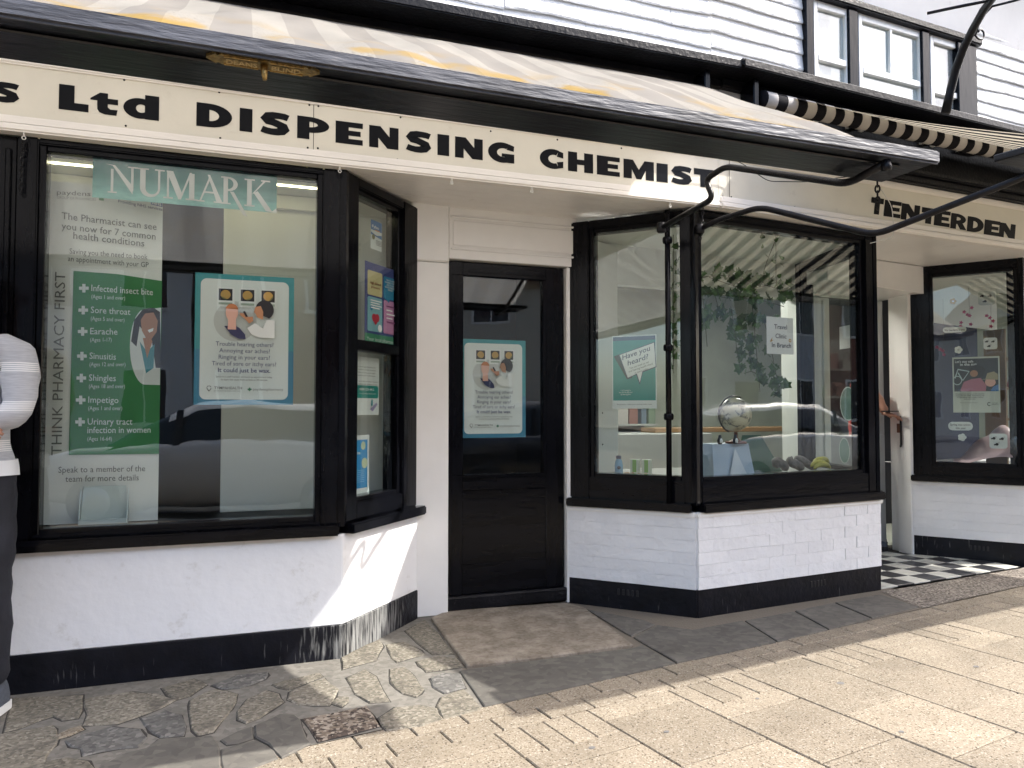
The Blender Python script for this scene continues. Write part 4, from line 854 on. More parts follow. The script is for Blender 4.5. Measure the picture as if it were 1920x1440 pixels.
# text lines: queued here, made into meshes together at the end
TQ = []
def text(body, place, x0, x1, y, h, mt, parent, name='lettering', d=.002, bold=0.0, align=None, shear=0.0):
    """fit body between x0 and x1 on baseline y with cap height h in the plane coordinates of place(x, y, depth)"""
    TQ.append((body, place, x0, x1, y, h, mt, parent, name, d, bold, shear))
def flush_text():
    objs = []
    for q in TQ:
        c = bpy.data.curves.new('t', 'FONT'); c.body = q[0]; c.size = 1; c.resolution_u = 2; c.offset = q[10]; c.align_x = 'CENTER' if '\n' in q[0] else 'LEFT'
        o = bpy.data.objects.new('t', c); COL.objects.link(o); objs.append(o)
    dg = bpy.context.evaluated_depsgraph_get()
    for o, (body, place, x0, x1, y, h, mt, parent, name, d, bold, shear) in zip(objs, TQ):
        me = bpy.data.meshes.new_from_object(o.evaluated_get(dg))
        vs = [v.co.copy() for v in me.vertices]; fs = [tuple(p.vertices) for p in me.polygons]
        if not vs: continue
        lo = min(v.x for v in vs); hi = max(v.x for v in vs); k = (x1 - x0) / (hi - lo); ky = h / .73
        out = [place(x0 + (v.x - lo) * k + shear * v.y * ky, y + v.y * ky, d) for v in vs]
        if (me.polygons[0].normal.z < 0): fs = [f[::-1] for f in fs]
        mk(name, out, fs, mt, parent); bpy.data.meshes.remove(me)
    for o in objs:
        c = o.data; bpy.data.objects.remove(o); bpy.data.curves.remove(c)
class Sheet:
    """a flat print on a plane: its own coordinates run 0..1 across and 0..1 up between the photo corners"""
    def __init__(s, W_, tl_, tr_, bl_, br_, d):
        h_ = [W_.hit(*p, d) for p in (tl_, tr_, bl_, br_)]
        s.W = W_; s.d = d; s.a0 = (h_[0][0] + h_[2][0]) / 2; s.a1 = (h_[1][0] + h_[3][0]) / 2; s.z0 = (h_[2][1] + h_[3][1]) / 2; s.z1 = (h_[0][1] + h_[1][1]) / 2
        s.w, s.h = s.a1 - s.a0, s.z1 - s.z0; s.asp = s.w / s.h; s.lay = 1
    def place(s, x, y, dep): return s.W.pt(s.a0 + x * s.w, s.d + dep, s.z0 + y * s.h)
    def body(s, name, mt, parent=None, th=.0012):
        return s.W.box(name, s.a0, s.a1, s.d - th, s.d, s.z0, s.z1, mt, parent, b=0)
    def poly(s, name, pts, mt, parent, lay=None):
        s.lay += 1; return polys_obj(name, [[pts]] if not isinstance(pts[0][0], (list, tuple)) else [pts], s.place, mt, parent, d0=.00045 * (lay or s.lay))
    def rr(s, name, x0, y0, x1, y1, r, mt, parent):
        ry = r; rx = r / s.asp
        return s.poly(name, arc(x1 - rx, y1 - ry, rx, ry, 0, 90, 6) + arc(x0 + rx, y1 - ry, rx, ry, 90, 180, 6) + arc(x0 + rx, y0 + ry, rx, ry, 180, 270, 6) + arc(x1 - rx, y0 + ry, rx, ry, 270, 360, 6), mt, parent)
    def disc(s, name, cx, cy, r, mt, parent, a0=0, a1=360, ry=None, n=24): return s.poly(name, arc(cx, cy, r / s.asp if ry is None else r, r if ry is None else ry, a0, a1, n)[: n if a1 - a0 == 360 else n + 1], mt, parent)
    def text(s, body, x0, x1, y, h, mt, parent, bold=0.0, shear=0.0):
        s.lay += 1; text(body, s.place, x0, x1, y, h, mt, parent, d=.00045 * s.lay, bold=bold, shear=shear)
C = lambda n, c, r=.5: paint(n, c, r)
ink = C('ink_navy', (.03, .035, .10)); inkg = C('ink_grey', (.08, .085, .075)); white_p = C('paper_white', (.76, .78, .76)); teal = C('print_teal', (.05, .30, .33)); teal2 = C('print_blue', (.05, .22, .34))
skinp = C('print_skin_pink', (.75, .42, .33)); skinb = C('print_skin_brown', (.42, .2, .10)); ginger = C('print_ginger', (.55, .19, .07)); gold = C('print_gold', (.55, .32, .08)); olive = C('print_olive', (.22, .2, .06)); hairb = C('print_black_hair', (.015, .012, .014)); pale = C('print_pale_grey', (.58, .58, .56)); pwhite = C('print_white', (.82, .82, .80))
def hearing_poster(W_, c4, d, label):
    s = Sheet(W_, *c4, d); t = thing('poster', label, 'poster', s.place(.5, 0, 0), 'hearing posters behind the glass')
    s.body('sheet', teal, t); s.poly('lower_band', rect(0, 0, 1, .42), teal2, t)
    s.rr('white_panel', .055, .04, .945, .96, .045, white_p, t)
    s.disc('grey_circle', .40, .64, .155, pale, t)
    for i, x in enumerate((.30, .52, .73)):
        s.poly('picture_mount', rect(x - .09, .75, x + .09, .90), pwhite, t); s.poly('picture_dark', rect(x - .068, .797, x + .068, .887), hairb, t)
        s.disc('picture_disc', x, .842, .036, gold, t); s.disc('picture_wedge', x, .842, .036, olive, t, 200 + i * 40, 290 + i * 40); s.poly('picture_caption', rect(x - .068, .765, x + .068, .782), C('print_sage', (.35, .42, .34)), t)
    s.poly('jumper', [(.29, .60), (.40, .605), (.44, .59), (.50, .54), (.505, .505), (.44, .505), (.36, .535)], ink, t)
    s.poly('neck', [(.325, .575), (.41, .575), (.405, .66), (.33, .66)], skinp, t); s.disc('face', .365, .705, .062, skinp, t, ry=.066)
    s.poly('ginger_hair', arc(.365, .715, .068, .058, 0, 180, 12) + [(.305, .735), (.43, .735)][::1], ginger, t)
    s.poly('coat', [(.56, .545), (.52, .59), (.60, .63), (.68, .59), (.72, .66), (.80, .655), (.80, .52), (.64, .52)], pwhite, t)
    s.poly('black_bob', arc(.695, .735, .095, .075, -60, 200, 16), hairb, t); s.poly('profile', [(.60, .755), (.655, .765), (.68, .72), (.68, .66), (.62, .675), (.605, .70), (.585, .715)], skinb, t)
    s.poly('hand', [(.44, .705), (.50, .70), (.53, .675), (.575, .68), (.58, .645), (.54, .625), (.49, .665), (.45, .685)], skinb, t); s.poly('otoscope', [(.475, .715), (.495, .72), (.525, .68), (.505, .672)], hairb, t)
    for q, (ln, x0, x1, y) in enumerate([('Trouble hearing others?', .21, .79, .448), ('Annoying ear aches?', .245, .755, .398), ('Ringing in your ears?', .24, .755, .348), ('Tired of sore or itchy ears?', .175, .82, .298), ('It could just be wax.', .235, .76, .248)]):
        s.text(ln, x0, x1, y, .034, ink, t, bold=.016 if q == 4 else .0)
    s.text('Speak to a staff member and book an appointment today', .215, .78, .207, .014, inkg, t); s.text('to learn the cause from as little as 30 minutes.', .265, .735, .185, .014, inkg, t, bold=.006)
    s.text('TYMPAHEALTH', .20, .475, .118, .021, inkg, t, bold=.008); s.text('Ear and hearing health, made easy', .20, .46, .102, .008, inkg, t)
    s.poly('heart_mark', strip(arc(.150, .127, .024, .017, 20, 200, 8), arc(.150, .127, .018, .013, 20, 200, 8)) + [[(.126, .122), (.150, .098), (.155, .104), (.134, .124)], [(.150, .098), (.176, .124), (.170, .127), (.150, .106)]], inkg, t)
    gcr = C('print_green_cross', (.03, .13, .07))
    s.poly('green_cross', [rect(.545, .104, .558, .132), rect(.531, .112, .545, .124), rect(.558, .112, .572, .124)], gcr, t); s.text('paydenspharmacy', .585, .895, .110, .021, inkg, t)
hearing_poster(LF, ((366, 510), (551, 522), (363, 758), (550, 760)), -.056, 'large teal bordered hearing poster in the big left window')
DW = Wall((1.0, 4.50), (2.2, 4.50))
hearing_poster(DW, ((864, 634), (986, 640), (863, 820), (985, 821)), -.012, 'smaller teal bordered hearing poster on the black door glass')
# green and white shop-name sticker along the top of the left window
s = Sheet(LF, (174, 295), (520, 332), (173, 369), (518, 400), -.058); t = thing('window_sign', 'turquoise window sign with large pale serif capitals above the banner', 'sign', s.place(.5, 0, 0))
def grad_mat():
    m = mat('turquoise_to_white_print', (.02, .30, .26), .35); N, L = m.node_tree.nodes, m.node_tree.links; p = N['Principled BSDF']; geo = N.new('ShaderNodeNewGeometry'); sx = N.new('ShaderNodeSeparateXYZ'); L.new(geo.outputs['Position'], sx.inputs[0])
    n = N.new('ShaderNodeTexNoise'); n.inputs['Scale'].default_value = 14; n.inputs['Detail'].default_value = 9; n.inputs['Roughness'].default_value = .75
    mp = N.new('ShaderNodeMapping'); mp.inputs['Scale'].default_value = (.5, .5, 2.2); L.new(geo.outputs['Position'], mp.inputs[0]); L.new(mp.outputs[0], n.inputs['Vector'])
    mr = N.new('ShaderNodeMapRange'); mr.inputs[1].default_value = s.z0 + .62 * (s.z1 - s.z0); mr.inputs[2].default_value = s.z0 + .02; L.new(sx.outputs['Z'], mr.inputs[0])
    a = N.new('ShaderNodeMath'); a.operation = 'MULTIPLY_ADD'; a.inputs[1].default_value = 1.8; a.inputs[2].default_value = -.25; L.new(n.outputs[0], a.inputs[0]); b = N.new('ShaderNodeMath'); b.operation = 'MULTIPLY'; L.new(a.outputs[0], b.inputs[0]); L.new(mr.outputs[0], b.inputs[1])
    mx = N.new('ShaderNodeMix'); mx.data_type = 'RGBA'; mx.inputs['A'].default_value = (.003, .12, .10, 1); mx.inputs['B'].default_value = (.26, .54, .48, 1); L.new(b.outputs[0], mx.inputs['Factor']); L.new(mx.outputs['Result'], p.inputs['Base Color']); return m
s.W.box('sign_panel', s.a0, s.a1, s.d - .0012, s.d, s.z0, s.z1, grad_mat(), t, b=0)
s.poly('turned_corner', [(.965, 0), (1, 0), (1, .13)], M['panel'], t)
lm = C('sign_letter_grey', (.58, .56, .53))
def serif(ch):
    if ch == 'N': return [[rect(.17, .03, .25, .86)], [[(.0, 1.02), (.22, .98), (.86, .0), (.86, .30), (.30, 1.0)]], [rect(.80, .12, .88, .97), rect(.70, .95, 1.0, 1.0), rect(.08, .0, .36, .05)]]
    if ch == 'U': return [[rect(.10, .28, .30, .97), rect(.0, .95, .42, 1.0), rect(.76, .28, .84, .97), rect(.64, .95, 1.0, 1.0)] + strip(arc(.47, .30, .37, .32, 180, 360), arc(.53, .30, .23, .22, 180, 360))]
    if ch == 'M': return [[rect(.12, .03, .18, .97), rect(.02, .0, .30, .05)], [[(.10, 1.0), (.30, 1.0), (.56, .25), (.52, .0), (.46, .0)]], [[(.80, 1.0), (.86, 1.0), (.54, .0), (.48, .0)]], [rect(.78, .03, .94, .97), rect(.68, .0, 1.04, .05)]]
    if ch == 'A': return [[[(.14, .03), (.20, .03), (.52, .86), (.50, 1.0)]], [[(.50, 1.0), (.42, 1.0), (.74, .03), (.94, .03)]], [rect(.28, .33, .70, .39), rect(.04, .0, .32, .05), rect(.64, .0, 1.04, .05)]]
    if ch == 'R': return [[rect(.10, .03, .28, .97), rect(.0, .0, .40, .05), rect(.0, .95, .30, 1.0)] + strip(arc(.28, .74, .40, .26, 90, -90), arc(.28, .745, .22, .19, 90, -90)), [[(.36, .47), (.52, .47), (1.12, -.42), (.92, -.36)]]]
    if ch == 'K': return [[rect(.10, .03, .28, .97), rect(.0, .0, .40, .05), rect(.0, .95, .40, 1.0)], [[(.28, .44), (.38, .50), (.84, .97), (.74, .97)], ], [[(.36, .50), (.52, .58), (1.12, -.16), (.84, -.12)], rect(.64, .95, 1.0, 1.0)]]
sb = lambda x: 360 + (x - 205) * .098; stp = lambda x: 308 + (x - 200) * .103
for ch, a, b in [('N', 197, 257), ('U', 257, 308), ('M', 305, 368), ('A', 366, 420), ('R', 414, 460), ('K', 458, 506)]:
    a_, z_ = LF.hit(a, sb(a) + 1, -.057); a1_, z1_ = LF.hit(b, sb(b) + 1, -.057); zt_ = LF.hit(a, stp(a), -.057)[1]
    polys_obj('sign_letter', serif(ch), (lambda x, y, dep, a_=a_, w_=a1_ - a_, z_=(z_ + z1_) / 2, h_=zt_ - z_: LF.pt(a_ + x * w_, -.057 + dep, z_ + y * h_)), lm, t, d0=.0006, dd=.0004)
# pharmacy roll-up banner
BW = Wall((-1.3, 4.06), (.4, 4.06)); s = Sheet(BW, (102, 324), (308, 372), (79, 988), (298, 972), 0); s.a0 = BW.hit(88, 650)[0]; s.a1 = BW.hit(302, 650)[0]
t = thing('roll_up_banner', 'tall white roll-up banner with green list panel standing in the left window', 'banner', s.place(.5, 0, 0))
paper = C('banner_vinyl', (.76, .75, .71), .4); green = C('banner_green', (.028, .19, .045), .4); btxt = C('banner_text_grey', (.06, .065, .055)); bwt = C('banner_white', (.68, .72, .68))
# slightly curled vinyl sheet
vs, fs = [], []
for i in range(9):
    for j in range(2): vs.append(s.place(i / 8, j, .004 * math.sin(i / 8 * math.pi) - .006))
for i in range(8): fs.append((i * 2, i * 2 + 2, i * 2 + 3, i * 2 + 1))
mk('vinyl', vs, fs, paper, t)
def px(x, y): a, z = BW.hit(x, y); return ((a - s.a0) / s.w, (z - s.z0) / s.h)
def ppoly(nm, pts, mt): s.lay += 1; return polys_obj(nm, [[[px(*p) for p in pts]]], s.place, mt, t, d0=.0012 + .0004 * s.lay)
def ptext(body, xl, xr, y, hpx, mt, bold=0.0):
    (x0, y0), (x1, y1) = px(xl, y[0]), px(xr, y[1]); h_ = px(xl, y[0] - hpx)[1] - y0; sl_ = (y1 - y0) / (x1 - x0); s.lay += 1
    text(body, lambda X, Y, D, s=s: s.place(X, Y + (X - x0) * sl_, D), x0, x1, y0, h_, mt, t, d=.0012 + .0004 * s.lay, bold=bold)
ppoly('green_panel', [(138, 508), (220, 514), (304, 527), (298, 851), (129, 853)], green)
ph = [(302, 577)] + [(270 - 32 * math.sin(R(a)) * .95 + 4, 650 - 72 * math.cos(R(a))) for a in range(20, 175, 10)] + [(300, 722)]
ppoly('portrait_coat', ph, C('print_coat_white', (.66, .68, .66))); 
ppoly('portrait_hair', [(246, 640), (252, 600), (268, 580), (288, 577), (300, 585), (302, 690), (292, 690), (285, 640), (262, 612), (256, 650)], hairb)
ppoly('portrait_face', [(264, 600), (272, 588), (288, 586), (296, 602), (294, 622), (284, 636), (274, 634), (266, 620)], C('print_tan_face', (.40, .19, .11)))
ppoly('portrait_blouse', [(262, 640), (274, 700), (288, 690), (290, 645), (276, 660)], C('print_teal_shirt', (.06, .24, .28))); ppoly('portrait_neck', [(268, 634), (276, 672), (286, 640), (282, 632)], C('print_tan_face', (.4, .19, .11)))
ppoly('portrait_smile', [(277, 619), (288, 615), (287, 621), (280, 624)], pwhite)
ptext('paydens', 107, 170, (365, 368), 9, inkg); ptext('GROUP OF PHARMACIES', 107, 180, (373, 377), 5, C('print_mid_grey', (.28, .28, .26)))
ppoly('green_squares', [(186, 371), (195, 372), (195, 377), (186, 376)], green); ptext('Providing NHS services', 222, 305, (380, 396), 6, ink, .012)
ppoly('nhs_box', [(283, 376), (305, 381), (305, 389), (283, 384)], C('print_nhs_blue', (.02, .05, .22))); ptext('NHS', 286, 303, (383, 387), 5, pwhite, .02)
ptext('The Pharmacist can see', 116, 294, (411, 432), 13.5, btxt, .004); ptext('you now for 7 common', 116, 292, (430, 450), 13.5, btxt, .004); ptext('health conditions', 138, 271, (448, 463), 13.5, btxt, .004)
ptext('Saving you the need to book', 131, 277, (476, 487), 10.5, inkg); ptext('an appointment with your GP', 128, 279, (490, 502), 10.5, inkg)
for a, b, xr, xb, y, dy in [('Infected insect bite', '(Ages 1 and over)', 287, 235, 546, 8), ('Sore throat', '(Ages 5 and over)', 245, 234, 587, 4), ('Earache', '(Ages 1-17)', 221, 210, 627, 1), ('Sinusitis', '(Ages 12 and over)', 218, 236, 673, 2), ('Shingles', '(Ages 18 and over)', 218, 235, 714, 1), ('Impetigo', '(Ages 1 and over)', 223, 230, 755, 1), ('Urinary tract', '', 249, 0, 796, 0), ('infection in women', '(Ages 16-64)', 283, 211, 812, -1)]:
    x0 = 172 - (y - 546) * .026
    ptext(a, x0, xr, (y, y + dy), 12.5, bwt, .004)
    if b: ptext(b, x0, xb, (y + 14 , y + 14 + (3 if dy > 3 else 0)), 8, bwt)
    if a != 'infection in women':
        cx_, cy_ = x0 - 14, y - 5
        s.lay += 1; polys_obj('white_cross', [[[px(*p) for p in pl_] for pl_ in ([(cx_ - 3, cy_ + 8), (cx_ + 3, cy_ + 8), (cx_ + 3, cy_ - 8), (cx_ - 3, cy_ - 8)], [(cx_ - 9, cy_ + 3), (cx_ - 3.2, cy_ + 3), (cx_ - 3.2, cy_ - 3), (cx_ - 9, cy_ - 3)], [(cx_ + 3.2, cy_ + 3), (cx_ + 9, cy_ + 3), (cx_ + 9, cy_ - 3), (cx_ + 3.2, cy_ - 3)])]], s.place, bwt, t, d0=.0012 + .0004 * s.lay)
ptext('Speak to a member of the', 111, 273, (886, 883), 12, btxt); ptext('team for more details', 124, 261, (903, 900), 12, btxt)
# upright print along the edge
(x0, y0), (x1, y1) = px(113, 853), px(126, 512); s.lay += 1
text('THINK PHARMACY FIRST', lambda X, Y, D, s=s: s.place(.15 - Y, X, D), y0, y1, 0.0, .092, C('print_dark_grey', (.14, .14, .125)), t, d=.0012 + .0004 * s.lay)
# clear leaflet holder standing at its foot
lh = thing('leaflet_holder', 'pale leaflet holder standing before the foot of the banner', 'holder', tuple(on_y(190, 985, 4.02)))
a_, b_ = on_y(148, 984, 4.01), on_y(238, 982, 4.01); zt_ = on_y(148, 918, 4.01).z
HM = C('holder_plastic', (.56, .60, .57), .2)
mk('holder_back', [(a_.x, 4.035, zb), (b_.x, 4.035, zb), (b_.x - .01, 4.045, zt_ + .01), (a_.x + .01, 4.045, zt_ + .01)], [(0, 1, 2, 3)], HM, lh)
for x in (a_.x, b_.x): mk('holder_side', [(x - .002, 3.985, zb), (x - .002, 4.04, zb), (x - .002, 4.04, zt_), (x + .002, 3.985, zb), (x + .002, 4.04, zb), (x + .002, 4.04, zt_)], [(0, 1, 2), (5, 4, 3), (0, 3, 4, 1), (1, 4, 5, 2), (2, 5, 3, 0)], HM, lh)
box('holder_front', a_.x, b_.x, 3.984, 3.987, zb, zb + .05, HM, lh, b=.001)
# prints in the slanted left window
def simple_print(W_, c4, d, name, label, mt, cat='poster', group=None):
    s = Sheet(W_, *c4, d); t = thing(name, label, cat, s.place(.5, 0, 0), group); s.body('sheet', mt, t); return s, t
s, t = simple_print(LA, ((694, 410), (716, 420), (696, 465), (715, 473)), -.056, 'sticker', 'small blue and white upright sticker high in the slanted left window', white_p, 'sticker')
s.poly('blue_panel', rect(0, .66, 1, 1), C('print_sky_blue', (.07, .19, .42)), t); s.poly('blue_wave', [(0, .50), (1, .42), (1, .56), (.5, .50), (0, .58)], C('print_sky_blue', (.07, .19, .42)), t); s.text('Fybo', .1, .72, .74, .10, pwhite, t, .03); s.poly('orange_bar', rect(.35, .655, .8, .69), C('print_orange', (.7, .28, .05)), t); s.disc('badge', .22, .42, .09, olive, t)
for i in range(4): s.poly('text_rule', rect(.45, .32 - i * .05, .95, .335 - i * .05), inkg, t)
s, t = simple_print(LA, ((684, 487), (744, 509), (684, 641), (743, 655)), -.056, 'poster', 'purple and green health poster with four coloured boxes in the slanted left window', C('print_purple', (.055, .07, .24)))
s.poly('green_band', rect(0, 0, 1, .13), C('print_mid_green', (.06, .27, .14)), t); s.text('Your local pharmacy', .06, .95, .045, .045, pwhite, t, .01)
s.rr('cream_box', .07, .60, .52, .90, .025, C('print_cream_yellow', (.66, .57, .30)), t); s.rr('blue_box', .56, .60, .97, .88, .025, C('print_box_blue', (.02, .24, .42)), t); s.rr('aqua_box', .07, .16, .52, .58, .025, C('print_aqua', (.25, .50, .55)), t); s.rr('pink_box', .56, .16, .97, .58, .025, C('print_pink', (.62, .27, .48)), t)
s.text('high blood', .14, .46, .74, .032, C('print_brown_text', (.25, .06, .02)), t, .02); s.text('pressure', .17, .43, .69, .032, C('print_brown_text', (.25, .06, .02)), t, .02); s.text('TALK TO OUR\nPHARMACY TEAM\nABOUT OUR\nBLOOD PRESSURE\nSERVICE', .60, .93, .83, .022, pwhite, t, .01)
s.poly('bubble_tail', [(.60, .60), (.74, .60), (.73, .55)], C('print_box_blue', (.02, .24, .42)), t); s.disc('heart', .26, .33, .05, C('print_red', (.55, .04, .07)), t); s.disc('heart', .35, .33, .05, C('print_red', (.55, .04, .07)), t); s.poly('heart', [(.19, .32), (.42, .32), (.30, .24)], C('print_red', (.55, .04, .07)), t)
s.disc('bulb', .17, .44, .03, C('print_box_blue', (.02, .24, .42)), t); s.disc('gauge', .43, .21, .045, pwhite, t)
for i in range(5): s.poly('text_rule', rect(.63, .50 - i * .05, .90 - (i % 2) * .08, .515 - i * .05), C('print_plum', (.2, .04, .14)) if i in (0, 4) else pwhite, t)
for i in range(4): s.poly('text_rule', rect(.13, .53 - i * .03, .46 - (i % 2) * .06, .542 - i * .03), pwhite, t)
s, t = simple_print(LA, ((666, 666), (710, 674), (667, 778), (711, 778)), -.092, 'notice', 'white dental help notice with green phone panel in the slanted left window', white_p, 'notice')
s.rr('green_panel', .02, .29, .96, .51, .03, C('print_nhs_green', (.02, .26, .22)), t); s.text('0300 123 4412', .16, .78, .425, .04, pwhite, t, .02); s.text('Dental advice line by email', .16, .85, .36, .025, pwhite, t)
for i, ln in enumerate(('If you need urgent dental help and', 'cannot find a dentist, the dental', 'helpline can book you an urgent', 'appointment with an NHS dentist.', '', 'For up-to-date information and support', 'on getting urgent dental care, contact')):
    if ln: s.text(ln, .03, .82 if i < 5 else .92, .82 - i * .05, .024, inkg, t)
s.poly('chair_picture', [(.58, .10), (.86, .22), (.90, .18), (.70, .06)], C('print_lilac', (.38, .32, .5)), t); s.poly('figure_picture', [(.62, .16), (.70, .16), (.69, .27), (.64, .27)], teal, t)
s, t = simple_print(LA, ((655, 815), (692, 817), (655, 932), (692, 922)), -.092, 'notice', 'blue leaflet with white margin low in the slanted left window', white_p, 'notice')
s.poly('blue_panel', rect(.0, .10, .90, .92), C('print_bright_blue', (.03, .28, .60)), t); s.disc('round_badge', .68, .82, .07, C('print_pale_yellow', (.6, .66, .42)), t); s.disc('round_badge', .75, .52, .09, C('print_pale_yellow', (.6, .66, .42)), t)
for i in range(7): s.poly('text_rule', rect(.05, .40 - i * .032, .72, .408 - i * .032), C('print_light_blue', (.35, .6, .8)), t)
s.text('vaccine', .12, .5, .68, .05, pwhite, t, .02); s.text('flu', .12, .3, .60, .05, pwhite, t, .02)
# green poster in bay 2
s, t = simple_print(RA, ((1146, 634), (1230, 623), (1150, 767), (1232, 765)), -.056, 'poster', 'green poster with a large white speech bubble in the slanted bay window', white_p)
tg = C('print_deep_teal', (.02, .25, .22)); s.poly('green_panel', rect(.02, .11, .98, .985), tg, t); s.poly('navy_band', rect(.02, .93, .98, .985), ink, t)
s.poly('bubble_shadow', [(.04, .72), (.20, .75), (.46, .42), (.34, .40)], hairb, t)
s.poly('bubble_edge', [(.155, .74), (.965, .90), (1.0, .555), (.70, .49), (.63, .32), (.55, .46), (.35, .405)], ink, t); s.poly('speech_bubble', [(.175, .735), (.95, .885), (.985, .565), (.69, .505), (.63, .35), (.565, .475), (.36, .42)], pwhite, t)
def tilted(s, body, x0, x1, y, h, slope, mt, bold=0): s.lay += 1; text(body, lambda X, Y, D: s.place(X, Y + (X - x0) * slope, D), x0, x1, y, h, mt, t, d=.00045 * s.lay, bold=bold)
tilted(s, 'Have you', .24, .86, .665, .075, .19, ink, .008); tilted(s, 'heard?', .36, .82, .585, .075, .19, ink, .008); tilted(s, 'You can book an ear', .40, .84, .535, .028, .19, inkg); tilted(s, 'and hearing health check', .38, .93, .49, .028, .19, inkg); tilted(s, 'in store today', .52, .82, .47, .028, .19, inkg)
s.text('1 in 3 people in\nthe UK are affected\nby hearing loss', .16, .46, .24, .020, pwhite, t); s.text('Be proactive - think about hearing health check', .12, .90, .05, .016, inkg, t)
# travel clinic notice
s, t = simple_print(RF, ((1437, 594), (1487, 596), (1438, 663), (1488, 665)), -.056, 'notice', 'white travel clinic notice in the middle of the wide bay window', pwhite, 'notice')
for ln, x0, x1, y in (('Travel', .28, .76, .68), ('Clinic', .32, .73, .43), ('In Branch', .18, .90, .18)): s.text(ln, x0, x1, y, .13, hairb, t, .01)
s.disc('yellow_flower', .86, .38, .05, gold, t); s.disc('flower_eye', .86, .38, .02, pwhite, t); s.poly('yellow_butterfly', [(.10, .33), (.20, .45), (.18, .36), (.24, .38), (.16, .32)], gold, t)
s, t = simple_print(RS, ((1574, 615), (1597, 607), (1575, 657), (1597, 650)), -.056, 'notice', 'plain white paper taped inside the side window by the open door', pwhite, 'notice')
# oval stickers on the side glass
for (c, rx, ry, lb) in (((1590, 757), 15, 32, 'upper oval frosted sticker on the side glass near the open door'), ((1583, 845), 10, 24, 'lower oval frosted sticker on the side glass near the open door')):
    s = Sheet(RS, (c[0] - rx, c[1] - ry), (c[0] + rx, c[1] - ry), (c[0] - rx, c[1] + ry), (c[0] + rx, c[1] + ry), -.04); t = thing('oval_sticker', lb, 'sticker', s.place(.5, 0, 0), 'oval stickers on the side glass')
    polys_obj('sticker_face', [[arc(.5, .5, .5, .5, 0, 360, 28)[:28]]], s.place, C('sticker_sage', (.22, .31, .29)), t); s.poly('sticker_rim', strip(arc(.5, .5, .5, .5, 0, 360, 28), arc(.5, .5, .46, .47, 0, 360, 28)), pwhite, t)
# sun safety poster and stickers in bay 3
s, t = simple_print(B3A, ((1785, 670), (1874, 668), (1788, 774), (1876, 773)), -.056, 'poster', 'sun safety poster with two people and a bicycle in the far right window', C('print_ivory', (.62, .65, .58)))
s.poly('photo_dark', rect(.03, .38, .97, .97), C('print_dusk', (.03, .035, .04)), t); s.text("Let's stay safe", .06, .45, .90, .045, pwhite, t, .01); s.text('in the sun', .17, .52, .845, .05, pwhite, t, .015)
s.poly('bicycle_frame', stroke([(.05, .62), (.12, .78), (.36, .74), (.22, .58), (.12, .72)], .012), C('print_bike_white', (.5, .6, .58)), t); s.poly('wheel', strip(arc(.10, .58, .10, .085, 0, 360), arc(.10, .58, .085, .07, 0, 360)), C('print_bike_white', (.5, .6, .58)), t)
s.poly('checked_shirt', [(.16, .40), (.24, .55), (.40, .60), (.60, .62), (.72, .48), (.70, .38), (.2, .38)], C('print_check_pink', (.45, .16, .22)), t); s.disc('dark_hair', .53, .74, .12, hairb, t); s.disc('face', .46, .70, .06, skinb, t)
s.poly('blue_shirt', [(.80, .38), (.86, .46), (.97, .50), (.97, .38)], C('print_sky_blue', (.07, .19, .42)), t); s.disc('child_face', .80, .54, .08, skinp, t); s.poly('beige_cap', [(.55, .575), (.70, .60), (.74, .70), (.88, .73), (.96, .68), (.96, .58), (.72, .59)], C('print_khaki', (.38, .33, .2)), t)
s.text('Whatever you are up to this summer,\nenjoy the sun safely. Reduce the risk\nof skin cancer with shade, clothes\nand sunscreen.', .05, .68, .325, .022, inkg, t, .008); s.poly('round_logo', strip(arc(.765, .15, .04, .036, 40, 320), arc(.765, .15, .024, .021, 40, 320)), inkg, t); s.text('CANCER\nRESEARCH', .82, .95, .16, .018, inkg, t); s.text('For more information', .16, .52, .17, .016, inkg, t)
def sticker3(kind, c, w_, h_, label, mt, txt=None):
    s = Sheet(B3A, (c[0] - w_, c[1] - h_), (c[0] + w_, c[1] - h_), (c[0] - w_, c[1] + h_), (c[0] + w_, c[1] + h_), -.056); t = thing('sticker', label, 'sticker', s.place(.5, 0, 0), 'stickers on the far right window')
    if kind == 'tile':
        s.rr('sticker_face', 0, 0, 1, 1, .18, mt, t)
        for i, (x, y) in enumerate(((.26, .68), (.72, .66), (.42, .28))):
            s.disc('bee_body', x, y, .09, hairb, t); s.disc('bee_wing', x + .10, y + .10, .06, pale, t); s.disc('bee_head', x - .12, y - .03, .05, hairb, t)
    elif kind == 'flower':
        for q in range(5): s.disc('petal', .5 + .27 * math.cos(q * 1.257), .5 + .27 * math.sin(q * 1.257), .25, mt, t)
        s.disc('flower_eye', .5, .5, .13, pwhite if mt is not pwhite else pale, t)
    else:
        s.rr('sticker_face', 0, 0, 1, 1, .45, mt, t)
        if '\n' in txt: s.text(txt.split('\n')[0], .08, .9, .56, .24, hairb, t, .01); s.text(txt.split('\n')[1], .3, .72, .16, .24, hairb, t, .01)
        else: s.text(txt, .06, .93, .25, .42, hairb, t, .02)
sticker3('tile', (1850, 559), 16, 13, 'top square bee sticker above the sun safety poster', C('frosted_white', (.45, .47, .44))); sticker3('tile', (1857, 644), 13, 11, 'square bee sticker just above the corner of the sun safety poster', pwhite); sticker3('tile', (1872, 827), 17, 14, 'lowest square bee sticker under the sun safety poster', white_p)
sticker3('flower', (1787, 565), 6, 6, 'yellow flower sticker near the top of the far right window', gold); sticker3('flower', (1797, 656), 7, 7, 'white flower sticker left above the sun safety poster', pwhite); sticker3('flower', (1804, 820), 8, 7, 'white flower sticker below the lower speech label', white_p)
